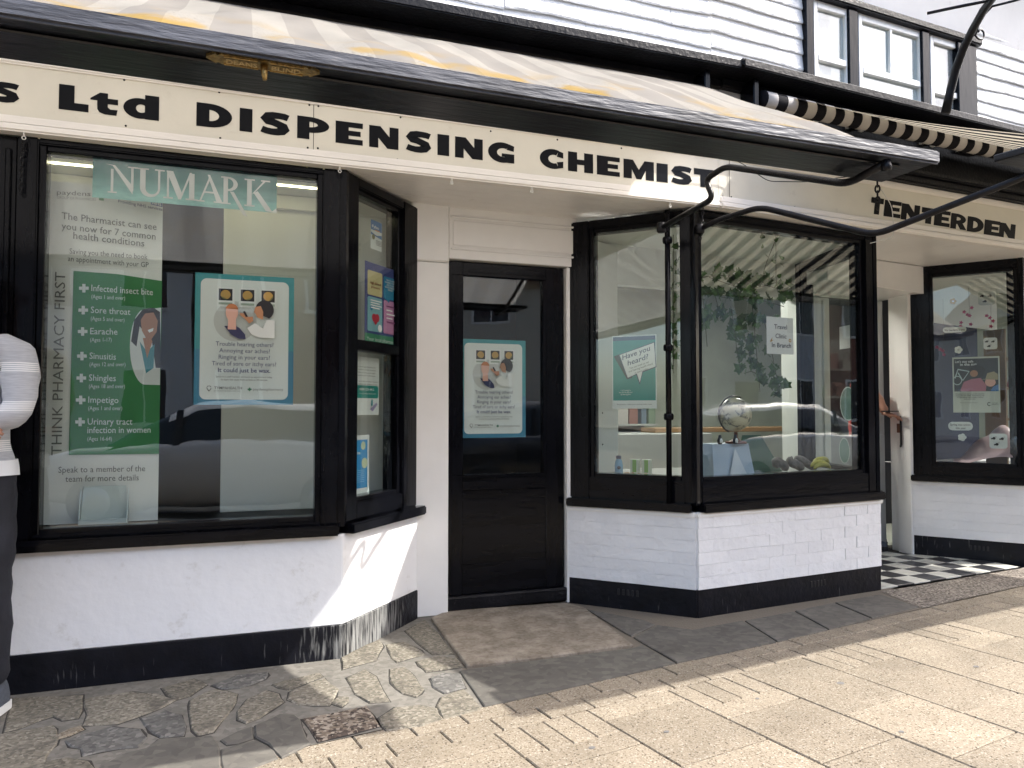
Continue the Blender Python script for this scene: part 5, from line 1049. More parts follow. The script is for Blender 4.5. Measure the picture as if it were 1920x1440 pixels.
sticker3('bubble', (1790, 618), 22, 5, 'long white label reading bee-lieve in the far right window', white_p, 'We bee-lieve in you'); sticker3('bubble', (1801, 799), 23, 8, 'white speech label below the sun safety poster', white_p, 'Spring into action\nthis year')
# raised maker's name on the brass plate
xm, ylp, hw, zq, bp = BRASS_TXT
for wd_, x0, x1 in (('DEANS', -.66, -.12), ('BLIND', .13, .66)):
    text(wd_, lambda X, Y, D: Vector((xm + X, ylp - Y, zq - D)), x0 * hw, x1 * hw, -.014, .028, C('brass_bright', (.50, .36, .15), .35), bp, d=.003, bold=.02)
# ------------------------------------------------------------------ chains, hooks, wires, bracket
def chain(name, label, p, q, sag, mt, link_l=.03, wire=.0028, parent=None, group=None):
    n = max(2, int((q - p).length / (link_l * .72))); vs, fs = [], []; pts = [p.lerp(q, i / n) + Vector((0, 0, -sag * 4 * (i / n) * (1 - i / n))) for i in range(n + 1)]
    for i in range(n):
        a, b = pts[i], pts[i + 1]; t_ = (b - a).normalized(); e1 = t_.orthogonal().normalized(); e2 = t_.cross(e1)
        if i % 2: e1, e2 = e2, e1
        c = (a + b) / 2; m_ = 10; ring = [c + t_ * math.cos(2 * math.pi * k / m_) * link_l * .5 + e1 * math.sin(2 * math.pi * k / m_) * link_l * .28 for k in range(m_)]
        o = len(vs)
        for k in range(m_):
            tt = (ring[(k + 1) % m_] - ring[k - 1]).normalized(); f2 = tt.cross(e2)
            for j in range(5): an = 2 * math.pi * j / 5; vs.append(ring[k] + (e2 * math.cos(an) + f2 * math.sin(an)) * wire)
        for k in range(m_):
            for j in range(5): fs.append((o + k * 5 + j, o + k * 5 + (j + 1) % 5, o + ((k + 1) % m_) * 5 + (j + 1) % 5, o + ((k + 1) % m_) * 5 + j))
    o = mk(name, vs, fs, mt, parent, smooth=True)
    if label: tag(o, label, 'chain', group)
    return o
G_ = 'chains of the blinds'
chain('chain', 'short heavy chain hanging under the right end of the front awning', F2.pt(F2.hit(1645, 338, .10)[0], .10, F2.hit(1645, 338, .10)[1]), F2.pt(F2.hit(1646, 392, .08)[0], .08, F2.hit(1646, 392, .08)[1]), 0, M['iron'], .05, .006, None, G_)
chain('chain', 'thin chain hanging from the sign board over the slim pole', RA.pt(RA.hit(1255, 384, .05)[0], .05, ZH), RA.pt(RA.hit(1250, 455, .06)[0], .06, RA.hit(1250, 455, .06)[1]), 0, M['iron'], .026, .0025, None, G_)
chain('chain', 'looped thin chain beside the bay corner post', RF.pt(.03, .05, ZH), RF.pt(RF.hit(1312, 452, .04)[0], .04, RF.hit(1312, 452, .04)[1]), .03, M['iron'], .026, .0025, None, G_)
chain('chain', 'thin black chain hanging on the dark pilaster at the far left', LF.pt(LF.hit(43, 262, .03)[0], .03, LF.hit(43, 262, .03)[1]), LF.pt(LF.hit(38, 362, .03)[0], .03, LF.hit(38, 362, .03)[1]), 0, M['iron'], .026, .0028, None, G_)
lab = {43: 'white hook under the sign board above the far left chain', 637: 'pair of white hooks under the sign board at the left bay corner', 847: 'white hook under the sign board left of the door', 997: 'white ring hook under the sign board above the door', 1256: 'white hook under the sign board above the slim pole'}
for x in lab:
    s_, z_ = F1.hit(x, 330, .02); zz = ZH
    h = thing('hook', lab[x], 'hook', F1.pt(s_, .02, zz), 'hooks under the sign board'); a = F1.pt(s_, .02, zz + .004)
    tube('shank', [a, a + Vector((0, 0, -.022))], .003, M['ironwhite'], h, n=6); c = a + Vector((0, 0, -.028))
    tube('eye', [c + Vector((math.sin(k * .628) * .0075, 0, math.cos(k * .628) * .0075)) for k in range(10)], .0022, M['ironwhite'], h, n=5, closed=True)
def wire(label, W_, pts, d, r, mt):
    P = [W_.pt(*(lambda q: (q[0], d, q[1]))(W_.hit(x, y, d))) for x, y in pts]; o = tube('wire', round_path(P, .05, 4), r, mt, None, n=6); tag(o, label, 'wire', 'loose wires along the sign board')
wire('loose black wire sagging along the top of the cream sign board', F1, [(270, 128), (320, 140), (400, 160), (470, 171), (530, 173), (600, 170), (660, 182)], .05, .0038, M['iron'])
wire('thin dark wire drooping behind the bent blind arm', F2, [(1335, 284), (1390, 305), (1440, 340), (1510, 341), (1600, 330), (1660, 312)], .06, .003, M['iron'])
wire('thin wire hanging past the letters at the right', F2, [(1650, 352), (1672, 385), (1677, 440), (1668, 447), (1632, 456)], .05, .0026, M['ironwhite'])
# wrought bracket on the upper floor
HB = thing('hanging_sign_bracket', 'black curved iron bracket with scroll beside the upper window', 'bracket', tuple(on_y(1773, 208, 3.70)))
P = [on_y(x, y, yy) for x, y, yy in ((1773, 212, 3.70), (1781, 175, 3.68), (1792, 130, 3.62), (1806, 92, 3.54), (1824, 55, 3.42), (1845, 18, 3.28), (1872, -18, 3.1), (1905, -45, 2.9))]
tube('curved_pole', P, [.030, .028, .027, .026, .025, .025, .025, .025], M['iron'], HB, n=10)
P2 = [on_y(x, y, yy) for x, y, yy in ((1739, 25, 3.5), (1790, 14, 3.36), (1850, 2, 3.2))]; tube('stay_rod', P2, .010, M['iron'], HB, n=8)
c = on_y(1838, 62, 3.45); tube('scroll', [c + Vector((math.cos(a * .35 + 2.6) * (.055 - .0021 * a), 0, math.sin(a * .35 + 2.6) * (.055 - .0021 * a))) for a in range(20)], .006, M['iron'], HB, n=6)
P3 = [on_y(x, y, yy) for x, y, yy in ((1828, 68, 3.45), (1838, 35, 3.40), (1860, 12, 3.3), (1900, 2, 3.2), (1940, -10, 3.1))]; tube('scroll_rod', P3, .008, M['iron'], HB, n=6)

# ------------------------------------------------------------------ things in the windows
def rf(x, y, d=-.35): return on_pl(x, y, RF.P + RF.n * d, RF.n)
leafm = paint('ivy_leaf', (.06, .12, .035), .35, var=.5, vscale=30, rnd=.35)
vs = [(0, 0, 0), (.30, .05, .06), (.50, -.02, .02), (.42, .34, .05), (.56, .60, .0), (.28, .66, .06), (0, 1.12, -.08), (-.28, .66, .06), (-.56, .60, 0), (-.42, .34, .05), (-.50, -.02, .02), (-.30, .05, .06), (0, .5, 0)]
fs = [(12, i, i + 1) for i in range(0, 11)] + [(12, 11, 0)]
lme = bpy.data.meshes.new('leaf'); lme.from_pydata([Vector(v) for v in vs], [], fs); lme.materials.append(leafm); lme.update()
hv = [(0, 0, 0), (.30, .02, .05), (.46, .25, .03), (.36, .60, .04), (0, 1.15, -.06), (-.36, .60, .04), (-.46, .25, .03), (-.30, .02, .05), (0, .45, 0)]
hme = bpy.data.meshes.new('leaf'); hme.from_pydata([Vector(v) for v in hv], [], [(8, i, i + 1) for i in range(7)] + [(8, 7, 0)]); hme.materials.append(leafm); hme.update()
def leaf(p, sz, parent, me=lme):
    o = bpy.data.objects.new('leaf', me); link(o, parent, p); o.scale = (sz, sz, sz)
    o.rotation_euler = (R(-90 + random.uniform(-45, 45)) , random.uniform(-.9, .9) + math.pi, R(random.uniform(-50, 50))); return o
IV = thing('ivy_garland', 'dark green trailing ivy garland hanging inside the wide bay window', 'ivy', tuple(rf(1400, 540)))
stemm = paint('ivy_stem', (.06, .05, .025), .7)
strands = [([(1316, 520), (1360, 515), (1420, 530), (1470, 545), (1490, 565)], 34, -.45), ([(1316, 545), (1360, 560), (1420, 560), (1470, 575)], 34, -.40), ([(1318, 560), (1322, 600), (1326, 650)], 13, -.35), ([(1330, 520), (1400, 545), (1455, 530)], 20, -.5),
           ([(1370, 575), (1378, 620), (1382, 665), (1390, 700)], 17, -.4), ([(1410, 570), (1415, 620), (1420, 680), (1425, 735)], 24, -.4), ([(1430, 590), (1445, 650), (1455, 700), (1462, 735), (1450, 745)], 24, -.42), ([(1385, 600), (1400, 640), (1410, 690)], 12, -.45), ([(1340, 550), (1350, 590), (1360, 600)], 10, -.42), ([(1395, 700), (1412, 695), (1430, 715)], 7, -.42)]
for pts, n_, d in strands:
    P = [rf(x, y, d) for x, y in pts]; P = round_path(P, .15, 4); tube('stem', P, .0022, stemm, IV, n=5)
    for i in range(n_):
        k = random.uniform(0, len(P) - 1.001); p = P[int(k)].lerp(P[int(k) + 1], k % 1)
        leaf(p + Vector((random.gauss(0, .022), random.gauss(0, .03), random.gauss(0, .018))), random.uniform(.045, .078), IV)
IV2 = thing('ivy_strand', 'thin hanging strand of pale green leaves close to the bay glass', 'ivy', tuple(rf(1447, 450, -.14)))
tube('stem', [rf(x, y, -.14) for x, y in ((1462, 432), (1450, 460), (1438, 490), (1425, 530), (1405, 545))], .0018, stemm, IV2, n=5); tube('stem', [rf(x, y, -.14) for x, y in ((1454, 432), (1455, 470), (1455, 520), (1458, 545))], .0018, stemm, IV2, n=5)
for x, y in ((1430, 447), (1452, 452), (1430, 466), (1440, 482), (1448, 487), (1470, 486), (1449, 492), (1470, 499), (1458, 520), (1432, 515), (1442, 517), (1420, 521), (1397, 521)): leaf(rf(x, y, -.14), random.uniform(.030, .042), IV2, hme)
IV3 = thing('ivy_strand', 'hanging ivy strand seen between the slim pole and the bay corner', 'ivy', tuple(rf(1262, 500, -.25)))
tube('stem', [rf(1263, y, -.25) for y in (440, 500, 560, 640, 700)], .0018, stemm, IV3, n=5)
for i in range(26): leaf(rf(1262 + random.uniform(-9, 9), 470 + i * 9 + random.uniform(-4, 4), -.25), random.uniform(.034, .05), IV3)
# globe
gc = rf(1377, 777, -.32); gr = 31.5 / 1400 * (gc.x * _s + gc.y * _c)
GT = thing('globe', 'antique cream desk globe on a stand inside the wide bay window', 'globe', (gc.x, gc.y, gc.z - gr * 1.75))
prof = [(max(.001, gr * math.sin(math.pi * i / 18)), -gr * math.cos(math.pi * i / 18)) for i in range(19)]; axg = Vector((.35, 0, .94)).normalized()
gm = mat('globe_map', (.60, .55, .40), .35, dirt=(.20, .19, .16), dscale=16, dlo=.50, dhi=.56)
lathe('ball', prof, gc, gm, GT, n=32, axis=axg)
tube('meridian_ring', [gc + (axg * math.cos(R(a)) + axg.cross(Vector((0, 1, 0))).normalized() * math.sin(R(a))) * gr * 1.1 for a in range(-5, 186, 8)], .006, paint('dark_bronze', (.05, .04, .03), .4), GT, n=8)
zbg = gc.z - gr * 1.72; lathe('foot', [(.07, 0), (.07, .012), (.03, .02), (.014, .04), (.012, gc.z - gr * 1.05 - zbg)], (gc.x + .01, gc.y, zbg), paint('globe_wood', (.17, .05, .02), .4), GT, n=18)
# display things of bay 2
def at(x, y, d): return rf(x, y, d)
pb = at(1365, 862, -.33)
DB = thing('display_block', 'pale blue display block under the globe', 'display', (pb.x, pb.y, zb2)); zt_ = zbg - .001
mk('block', [(pb.x - .17, pb.y - .08, zb2), (pb.x + .17, pb.y - .06, zb2), (pb.x + .15, pb.y - .02, zt_), (pb.x - .15, pb.y - .04, zt_), (pb.x - .17, pb.y + .16, zb2), (pb.x + .17, pb.y + .18, zb2), (pb.x + .15, pb.y + .16, zt_), (pb.x - .15, pb.y + .14, zt_)], [(0, 1, 2, 3), (1, 5, 6, 2), (4, 0, 3, 7), (3, 2, 6, 7), (5, 4, 7, 6)], paint('pale_blue_card', (.38, .46, .55), .5), DB)
mk('card_fold', [(pb.x - .05, pb.y - .085, zb2), (pb.x + .10, pb.y - .075, zb2), (pb.x + .02, pb.y - .05, zt_ - .03)], [(0, 1, 2)], paint('white_card', (.6, .64, .68), .5), DB)
for i, (x, y, lb) in enumerate(((1350, 826, 'small penguin ornament left of the globe foot'), (1379, 826, 'penguin ornament right in front of the globe foot'))):
    p = at(x, y, -.27); T_ = thing('penguin_ornament', lb, 'ornament', (p.x, p.y, zt_), 'penguin ornaments on the display block')
    lathe('body', [(.010, 0), (.017, .008), (.019, .025), (.013, .042), (.010, .047), (.011, .056), (.004, .064)], (p.x, p.y, zt_), paint('ornament_black', (.02, .02, .025), .4), T_, n=12)
    lathe('belly', [(.004, .004), (.013, .010), (.015, .025), (.008, .040)], (p.x, p.y - .006, zt_), pwhite, T_, n=12)
pg = at(1432, 868, -.42); GC = thing('green_stand', 'dark green folded card stand behind the driftwood', 'display', (pg.x, pg.y, zb2))
mk('card', [(pg.x - .16, pg.y, zb2), (pg.x + .16, pg.y, zb2), (pg.x + .04, pg.y + .08, zb2 + .26), (pg.x - .12, pg.y + .08, zb2 + .26), (pg.x - .12, pg.y + .16, zb2), (pg.x + .16, pg.y + .16, zb2)], [(0, 1, 2, 3), (1, 5, 2), (4, 0, 3), (5, 4, 3, 2)], paint('deep_green_card', (.03, .09, .05), .5), GC)
wood = mat('driftwood', (.13, .115, .10), .8, var=.4, vscale=40, bump=.9, bscale=60)
for i, (a, b, r_, lb) in enumerate((((1452, 862), (1478, 884), .040, 'speckled left piece of driftwood on the window bed'), ((1475, 862), (1505, 884), .036, 'middle piece of driftwood on the window bed'), ((1490, 856), (1530, 882), .030, 'long right piece of driftwood beside the bananas'))):
    p, q = at(*a, -.24), at(*b, -.20); q.z = zb2 + r_; p.z = max(p.z, zb2 + r_); P = [p.lerp(q, k / 6) + Vector((random.uniform(-.006, .006), 0, random.uniform(-.006, .006))) for k in range(7)]
    o = tube('driftwood', P, [r_ * random.uniform(.75, 1.1) * (.55 if k in (0, 6) else 1) for k in range(7)], wood, None, n=9); tag(o, lb, 'driftwood', 'driftwood on the window bed')
SU = thing('stock_shelf', 'shelf of small packets at the back of the shop behind the ivy', 'shelf', (3.6, 8.0, .02)); bc = [paint('packet%d' % i, c_, .45) for i, c_ in enumerate(((.30, .31, .29), (.10, .14, .18), (.20, .10, .085), (.12, .17, .12), (.26, .22, .13), (.34, .33, .31)))]
for q, zz in enumerate((.72, 1.05, 1.38, 1.71)):
    box('shelf_board', 2.7, 4.7, 7.85, 8.15, zz, zz + .025, paint('cabinet_grey', (.3, .31, .3), .5), SU, b=.003); x = 2.74
    while x < 4.6: w_ = random.uniform(.05, .14); h_ = random.uniform(.09, .24); box('packet', x, x + w_, 7.86 + random.uniform(0, .03), 8.0, zz + .026, zz + .026 + h_, random.choice(bc), SU, b=.002); x += w_ + random.uniform(.004, .05)
box('back_board', 2.7, 4.7, 8.16, 8.18, .02, 2.1, paint('cabinet_grey', (.3, .31, .3), .5), SU, b=.002)
BN = thing('banana_bunch', 'small bunch of yellow green bananas by the window corner', 'bananas', tuple(at(1540, 880, -.2)))
for i, (x, y, d) in enumerate(((1541, 868, -.20), (1537, 874, -.17), (1543, 878, -.15))):
    p = at(x, y, d); p.z = max(p.z, zb2 + .02); P = [p + Vector((-.075 + .15 * k / 8, .01 * math.sin(k), .028 * math.sin(math.pi * k / 8))) for k in range(9)]
    tube('banana', P, [.006, .013, .017, .019, .019, .019, .017, .012, .005], paint('banana_skin', (.42, .38, .05), .4, var=.25, vscale=40), BN, n=8)
# left side: lotion bottle, paper bag, cartons
pb = RA.pt(RA.hit(1160, 866, -.30)[0], -.30, zb2); LB = thing('lotion_bottle', 'light blue lotion bottle standing in the slanted bay window', 'bottle', tuple(pb))
lathe('body', [(.024, 0), (.028, .01), (.028, .07), (.022, .10), (.014, .112)], pb, paint('bottle_blue', (.20, .42, .62), .25), LB, n=18); lathe('cap', [(.017, .113), (.018, .118), (.018, .128), (.015, .134)], pb, paint('cap_navy', (.03, .06, .14), .3), LB, n=18)
lathe('round_label', [(.012, 0), (.012, .001)], pb + Vector((-.012, -.026, .055)), paint('label_navy', (.01, .03, .09), .4), LB, n=14, axis=Vector((-.4, -.9, 0)))
for i, (x, lb) in enumerate(((1190, 'left green and white carton in the slanted bay window'), (1212, 'right green and white carton in the slanted bay window'))):
    a0, _ = RA.hit(x, 870, -.26); T_ = thing('carton', lb, 'carton', tuple(RA.pt(a0, -.26, zb2)), 'green and white cartons')
    RA.box('box', a0 - .03, a0 + .03, -.29, -.25, zb2, zb2 + .115, paint('carton_pale', (.55, .62, .52), .4), T_, b=.002); RA.box('green_leaf_print', a0 - .012, a0 + .014, -.2495, -.2485, zb2 + .03, zb2 + .112, paint('carton_green', (.12, .36, .04), .4), T_, b=0)
a0, _ = RA.hit(1180, 885, -.17); bm = bmesh.new(); bmesh.ops.create_grid(bm, x_segments=22, y_segments=8, size=.5)
for v in bm.verts:
    h_ = (.028 + random.uniform(-.012, .012)) * max(0, 1 - (2 * v.co.x) ** 4) * max(0, 1 - (2 * v.co.y) ** 2); v.co = RA.pt(a0 + v.co.x * .38 + .06, -.17 + v.co.y * .10, zb2 + .002 + max(0, h_))
o = bm_obj('paper_bag', bm, paint('kraft_paper', (.40, .27, .15), .8, var=.15, vscale=30)); tag(o, 'crumpled brown paper lying along the slanted bay window bed', 'paper')
# bay 3: hanging blossom, pink cloth, shelf of ornaments
def b3(x, y, d): return on_pl(x, y, B3A.P + B3A.n * d, B3A.n)
pk = paint('blossom_pink', (.48, .06, .16), .5)
for top, pts, lb in (((1816, 540), ((1808, 585), (1814, 590), (1822, 577), (1802, 605), (1820, 608), (1801, 612), (1818, 592)), 'pink blossom string hanging near the top of the far right window'), ((1858, 540), ((1850, 592), (1856, 596), (1862, 602), (1858, 612)), 'pink blossom string hanging above the sun poster corner'), ((1768, 560), ((1757, 651), (1763, 655), (1768, 658), (1770, 665)), 'low pink blossom string at the left of the far right window')):
    T_ = thing('blossom_string', lb, 'decoration', tuple(b3(top[0], top[1], -.1)), 'blossom strings in the far right window'); e = pts[-1]; tube('thread', [b3(top[0], top[1], -.1), b3(e[0], e[1], -.1)], .0012, stemm, T_, n=4)
    for x, y in pts:
        c = b3(x, y, -.1); rr = .018
        vs, fs = [c], []
        for k in range(10): an = k * math.pi / 5; q = rr * (1 if k % 2 == 0 else .55); vs.append(c + B3A.u * math.cos(an) * q + Vector((0, 0, math.sin(an) * q)) + B3A.n * .006)
        for k in range(10): fs.append((0, 1 + k, 1 + (k + 1) % 10))
        mk('blossom', vs, fs, pk, T_)
bm = bmesh.new(); bmesh.ops.create_grid(bm, x_segments=26, y_segments=18, size=.5); c = b3(1868, 868, -.3)
for v in bm.verts:
    u_, v_ = v.co.x, v.co.y; z_ = max(0, .34 * math.exp(-(u_ * 2.3 - .2) ** 2 - (v_ * 2.2) ** 2) - .02) + .02 * math.sin(u_ * 19 + v_ * 7) * max(0, 1 - abs(v_) * 2)
    v.co = Vector((c.x, c.y, cz0 - .026)) + B3A.u * u_ * .62 - B3A.n * v_ * .45 + Vector((0, 0, max(0.001, z_)))
o = bm_obj('pink_cloth', bm, paint('pink_satin', (.52, .36, .38), .35, var=.1, vscale=9), None, True); tag(o, 'pale pink satin cloth heaped in the corner of the far right window', 'cloth')
p = b3(1900, 660, -.75); SH = thing('ornament_shelf', 'brown shelf unit with small ornaments at the back of the far right window', 'shelf', (p.x, p.y, .7))
for zz in (1.15, 1.42, 1.68): box('shelf_board', p.x - .22, p.x + .35, p.y - .10, p.y + .10, zz, zz + .02, paint('shelf_wood', (.22, .13, .06), .5), SH, b=.002)
box('side_board', p.x - .24, p.x - .221, p.y - .10, p.y + .10, .7, 1.95, paint('shelf_wood', (.22, .13, .06), .5), SH, b=.002)
for i in range(7):
    zz = (1.17, 1.44, 1.70)[i % 3]; T_ = lathe('ornament', [(.02, 0), (.026, .02), (.014, .06), (.016, .07)], (p.x - .17 + .075 * i, p.y - .03, zz), paint('orn%d' % (i % 3), ((.5, .4, .12), (.35, .05, .06), (.4, .42, .4))[i % 3], .3), SH, n=12)

# ------------------------------------------------------------------ people
def person(name, label, base, face, J_, E_, mats, cut=9):
    """J_: joint -> (lateral, forward, up, radius); E_: bones (a, b, material); one skinned body"""
    fw = Vector((math.cos(face), math.sin(face), 0)); lt = Vector((-fw.y, fw.x, 0)); base = Vector(base)
    W3 = lambda l, f, u: base + lt * l + fw * f + Vector((0, 0, u))
    root = thing(name, label, 'person', base)
    names = list(J_); me = bpy.data.meshes.new('body'); me.from_pydata([W3(*J_[k][:3]) for k in names], [(names.index(a), names.index(b)) for a, b, _ in E_], [])
    o = bpy.data.objects.new('body', me); COL.objects.link(o); md = o.modifiers.new('s', 'SKIN'); md.use_smooth_shade = True; md.branch_smoothing = .6
    for i, k in enumerate(names):
        r = J_[k][3]; sv = me.skin_vertices[0].data[i]; sv.radius = r if isinstance(r, tuple) else (r, r); sv.use_root = (i == 0)
    o.modifiers.new('u', 'SUBSURF').levels = 2; o.modifiers['u'].render_levels = 2
    dg = bpy.context.evaluated_depsgraph_get(); m2 = bpy.data.meshes.new_from_object(o.evaluated_get(dg)); bpy.data.objects.remove(o); bpy.data.meshes.remove(me)
    segs = [(W3(*J_[a][:3]), W3(*J_[b][:3]), mi) for a, b, mi in E_]; fm = []
    for p in m2.polygons:
        c = p.center; best = (9, 0)
        for a, b, mi in segs:
            d = b - a; t = max(0, min(1, (c - a).dot(d) / max(d.length_squared, 1e-9))); q = (c - (a + d * t)).length
            if q < best[0]: best = (q, mi)
        fm.append(0 if best[1] == 1 and c.z - base.z > cut else best[1])
    from mathutils import noise
    fold = lambda v: v.co + v.normal * (0 if v.co.z - base.z > 1.56 else (.011 * noise.noise(Vector((v.co.x * 7, v.co.y * 7, v.co.z * 13))) + .006 * noise.noise(Vector((v.co.x * 16, v.co.y * 16, v.co.z * 26 + v.co.x * 12)))))
    b_ = mk('body', [fold(v) for v in m2.vertices], [tuple(p.vertices) for p in m2.polygons], None, root, True, mats=mats, fm=fm); bpy.data.meshes.remove(m2)
    return root, W3, fw, lt
def hand(W3, l, f, u, dirv, palm, sc, mt, root, side=1):
    """palm and five curled fingers as one skinned chain each, joined in one mesh"""
    d = Vector(dirv).normalized(); pn = Vector(palm); pn = (pn - d * pn.dot(d)).normalized(); sd = d.cross(pn) * side; o = Vector((l, f, u)); V, F = [], []
    def limb(pts, rs, n=8):
        up = None; base = len(V)
        for i, p in enumerate(pts):
            t = (pts[min(i + 1, len(pts) - 1)] - pts[max(i - 1, 0)]).normalized(); e1 = (pn - t * pn.dot(t)).normalized(); e2 = t.cross(e1)
            for k in range(n): an = 2 * math.pi * k / n; q = p + (e1 * math.cos(an) + e2 * math.sin(an)) * rs[i]; V.append(W3(*q))
        for i in range(len(pts) - 1):
            for k in range(n): F.append((base + i * n + k, base + i * n + (k + 1) % n, base + (i + 1) * n + (k + 1) % n, base + (i + 1) * n + k))
        F.append(tuple(base + k for k in range(n - 1, -1, -1))); F.append(tuple(base + (len(pts) - 1) * n + k for k in range(n)))
    for k in range(4): limb([o - d * .03 * sc + sd * (-.028 + .019 * k) * .8 * sc, o + d * .03 * sc + sd * (-.030 + .020 * k) * sc, o + d * .078 * sc + sd * (-.030 + .020 * k) * sc], [.016 * sc, .0150 * sc, .0115 * sc])
    for k, ln in enumerate((.062, .074, .07, .055)):
        b_ = o + d * .072 * sc + sd * (-.030 + .020 * k) * sc; limb([b_, b_ + d * ln * .45 * sc - pn * .004, b_ + d * ln * .8 * sc - pn * .018 * sc, b_ + d * ln * .95 * sc - pn * .032 * sc], [.0098 * sc, .0092 * sc, .0084 * sc, .006 * sc])
    b_ = o + d * .01 * sc + sd * .036 * sc; limb([b_, b_ + d * .028 * sc + sd * .022 * sc - pn * .01 * sc, b_ + d * .058 * sc + sd * .026 * sc - pn * .02 * sc], [.0125 * sc, .011 * sc, .008 * sc])
    return mk('hand', V, F, mt, root, True)
skin = paint('skin', (.44, .23, .16), .5, var=.08, vscale=30)
def knit():
    m = mat('striped_grey_knit', (.52, .53, .57), .85, sheen=.2); N, L = m.node_tree.nodes, m.node_tree.links; p = N['Principled BSDF']; geo = N.new('ShaderNodeNewGeometry'); sx = N.new('ShaderNodeSeparateXYZ'); L.new(geo.outputs['Position'], sx.inputs[0])
    def fr(k, off, lo):
        a = N.new('ShaderNodeMath'); a.operation = 'MULTIPLY_ADD'; a.inputs[1].default_value = k; a.inputs[2].default_value = off; L.new(sx.outputs['Z'], a.inputs[0]); f = N.new('ShaderNodeMath'); f.operation = 'FRACT'; L.new(a.outputs[0], f.inputs[0]); g_ = N.new('ShaderNodeMath'); g_.operation = 'GREATER_THAN'; g_.inputs[1].default_value = lo; L.new(f.outputs[0], g_.inputs[0]); return g_.outputs[0]
    a, b = fr(120, 0, .5), fr(1 / .16, .02, .72); mu = N.new('ShaderNodeMath'); mu.operation = 'MULTIPLY'; L.new(a, mu.inputs[0]); L.new(b, mu.inputs[1])
    n = N.new('ShaderNodeTexNoise'); n.inputs['Scale'].default_value = 55; mp = N.new('ShaderNodeMapping'); mp.inputs['Scale'].default_value = (.35, .35, 4); L.new(geo.outputs['Position'], mp.inputs[0]); L.new(mp.outputs[0], n.inputs['Vector'])
    c1 = N.new('ShaderNodeMix'); c1.data_type = 'RGBA'; c1.inputs['A'].default_value = (.30, .31, .36, 1); c1.inputs['B'].default_value = (.62, .63, .66, 1); L.new(n.outputs[0], c1.inputs['Factor'])
    c2 = N.new('ShaderNodeMix'); c2.data_type = 'RGBA'; c2.inputs['B'].default_value = (.85, .85, .85, 1); L.new(c1.outputs['Result'], c2.inputs['A']); L.new(mu.outputs[0], c2.inputs['Factor']); L.new(c2.outputs['Result'], p.inputs['Base Color'])
    bu = N.new('ShaderNodeBump'); bu.inputs['Strength'].default_value = .35; bu.inputs['Distance'].default_value = .006; n2 = N.new('ShaderNodeTexNoise'); n2.inputs['Scale'].default_value = 14; L.new(geo.outputs['Position'], n2.inputs['Vector']); L.new(n2.outputs[0], bu.inputs['Height']); L.new(bu.outputs[0], p.inputs['Normal']); return m
trous = mat('charcoal_chinos', (.011, .012, .019), .8, var=.25, vscale=12, bump=.8, bscale=9, bdist=.02)
whitec = paint('white_cotton', (.74, .75, .77), .8)
foot = on_z(-23, 1345, 0); basep = foot - Vector((.11 * .94, -.11 * .35 - .02, 0))
face = math.atan2(-.94, -.35)
J1 = dict(pelvis=(0, 0, .99, (.165, .12)), waist=(0, .02, 1.12, (.20, .165)), chest=(0, .0, 1.30, (.20, .145)), neck0=(0, -.01, 1.52, (.11, .085)), neck=(0, .0, 1.60, .058), head0=(0, .02, 1.67, .075), head1=(0, .02, 1.78, .095), head2=(0, .01, 1.85, .06),
          lsh=(.205, -.01, 1.47, .082), lel=(.250, .07, 1.215, .068), lwr=(.02, .215, 1.185, .044), rsh=(-.205, -.01, 1.47, .082), rel=(-.255, .07, 1.215, .068), rwr=(.06, .175, 1.155, .044),
          lhip=(.105, 0, .90, .105), lkn=(.112, .02, .50, .080), lan=(.118, -.01, .10, .062), rhip=(-.105, 0, .90, .105), rkn=(-.112, .02, .50, .080), ran=(-.118, -.01, .10, .062))
E1 = [('pelvis', 'waist', 0), ('waist', 'chest', 0), ('chest', 'neck0', 0), ('neck0', 'neck', 2), ('neck', 'head0', 2), ('head0', 'head1', 2), ('head1', 'head2', 3), ('neck0', 'lsh', 0), ('lsh', 'lel', 0), ('lel', 'lwr', 0), ('neck0', 'rsh', 0), ('rsh', 'rel', 0), ('rel', 'rwr', 0),
      ('pelvis', 'lhip', 1), ('lhip', 'lkn', 1), ('lkn', 'lan', 1), ('pelvis', 'rhip', 1), ('rhip', 'rkn', 1), ('rkn', 'ran', 1)]
hair = paint('grey_hair', (.18, .16, .14), .7)
knitm = knit()
P1, W3, fw, lt = person('person', 'person in a striped grey knit and charcoal trousers with folded arms at the left edge', basep, face, J1, E1, [knitm, trous, skin, hair], .995)
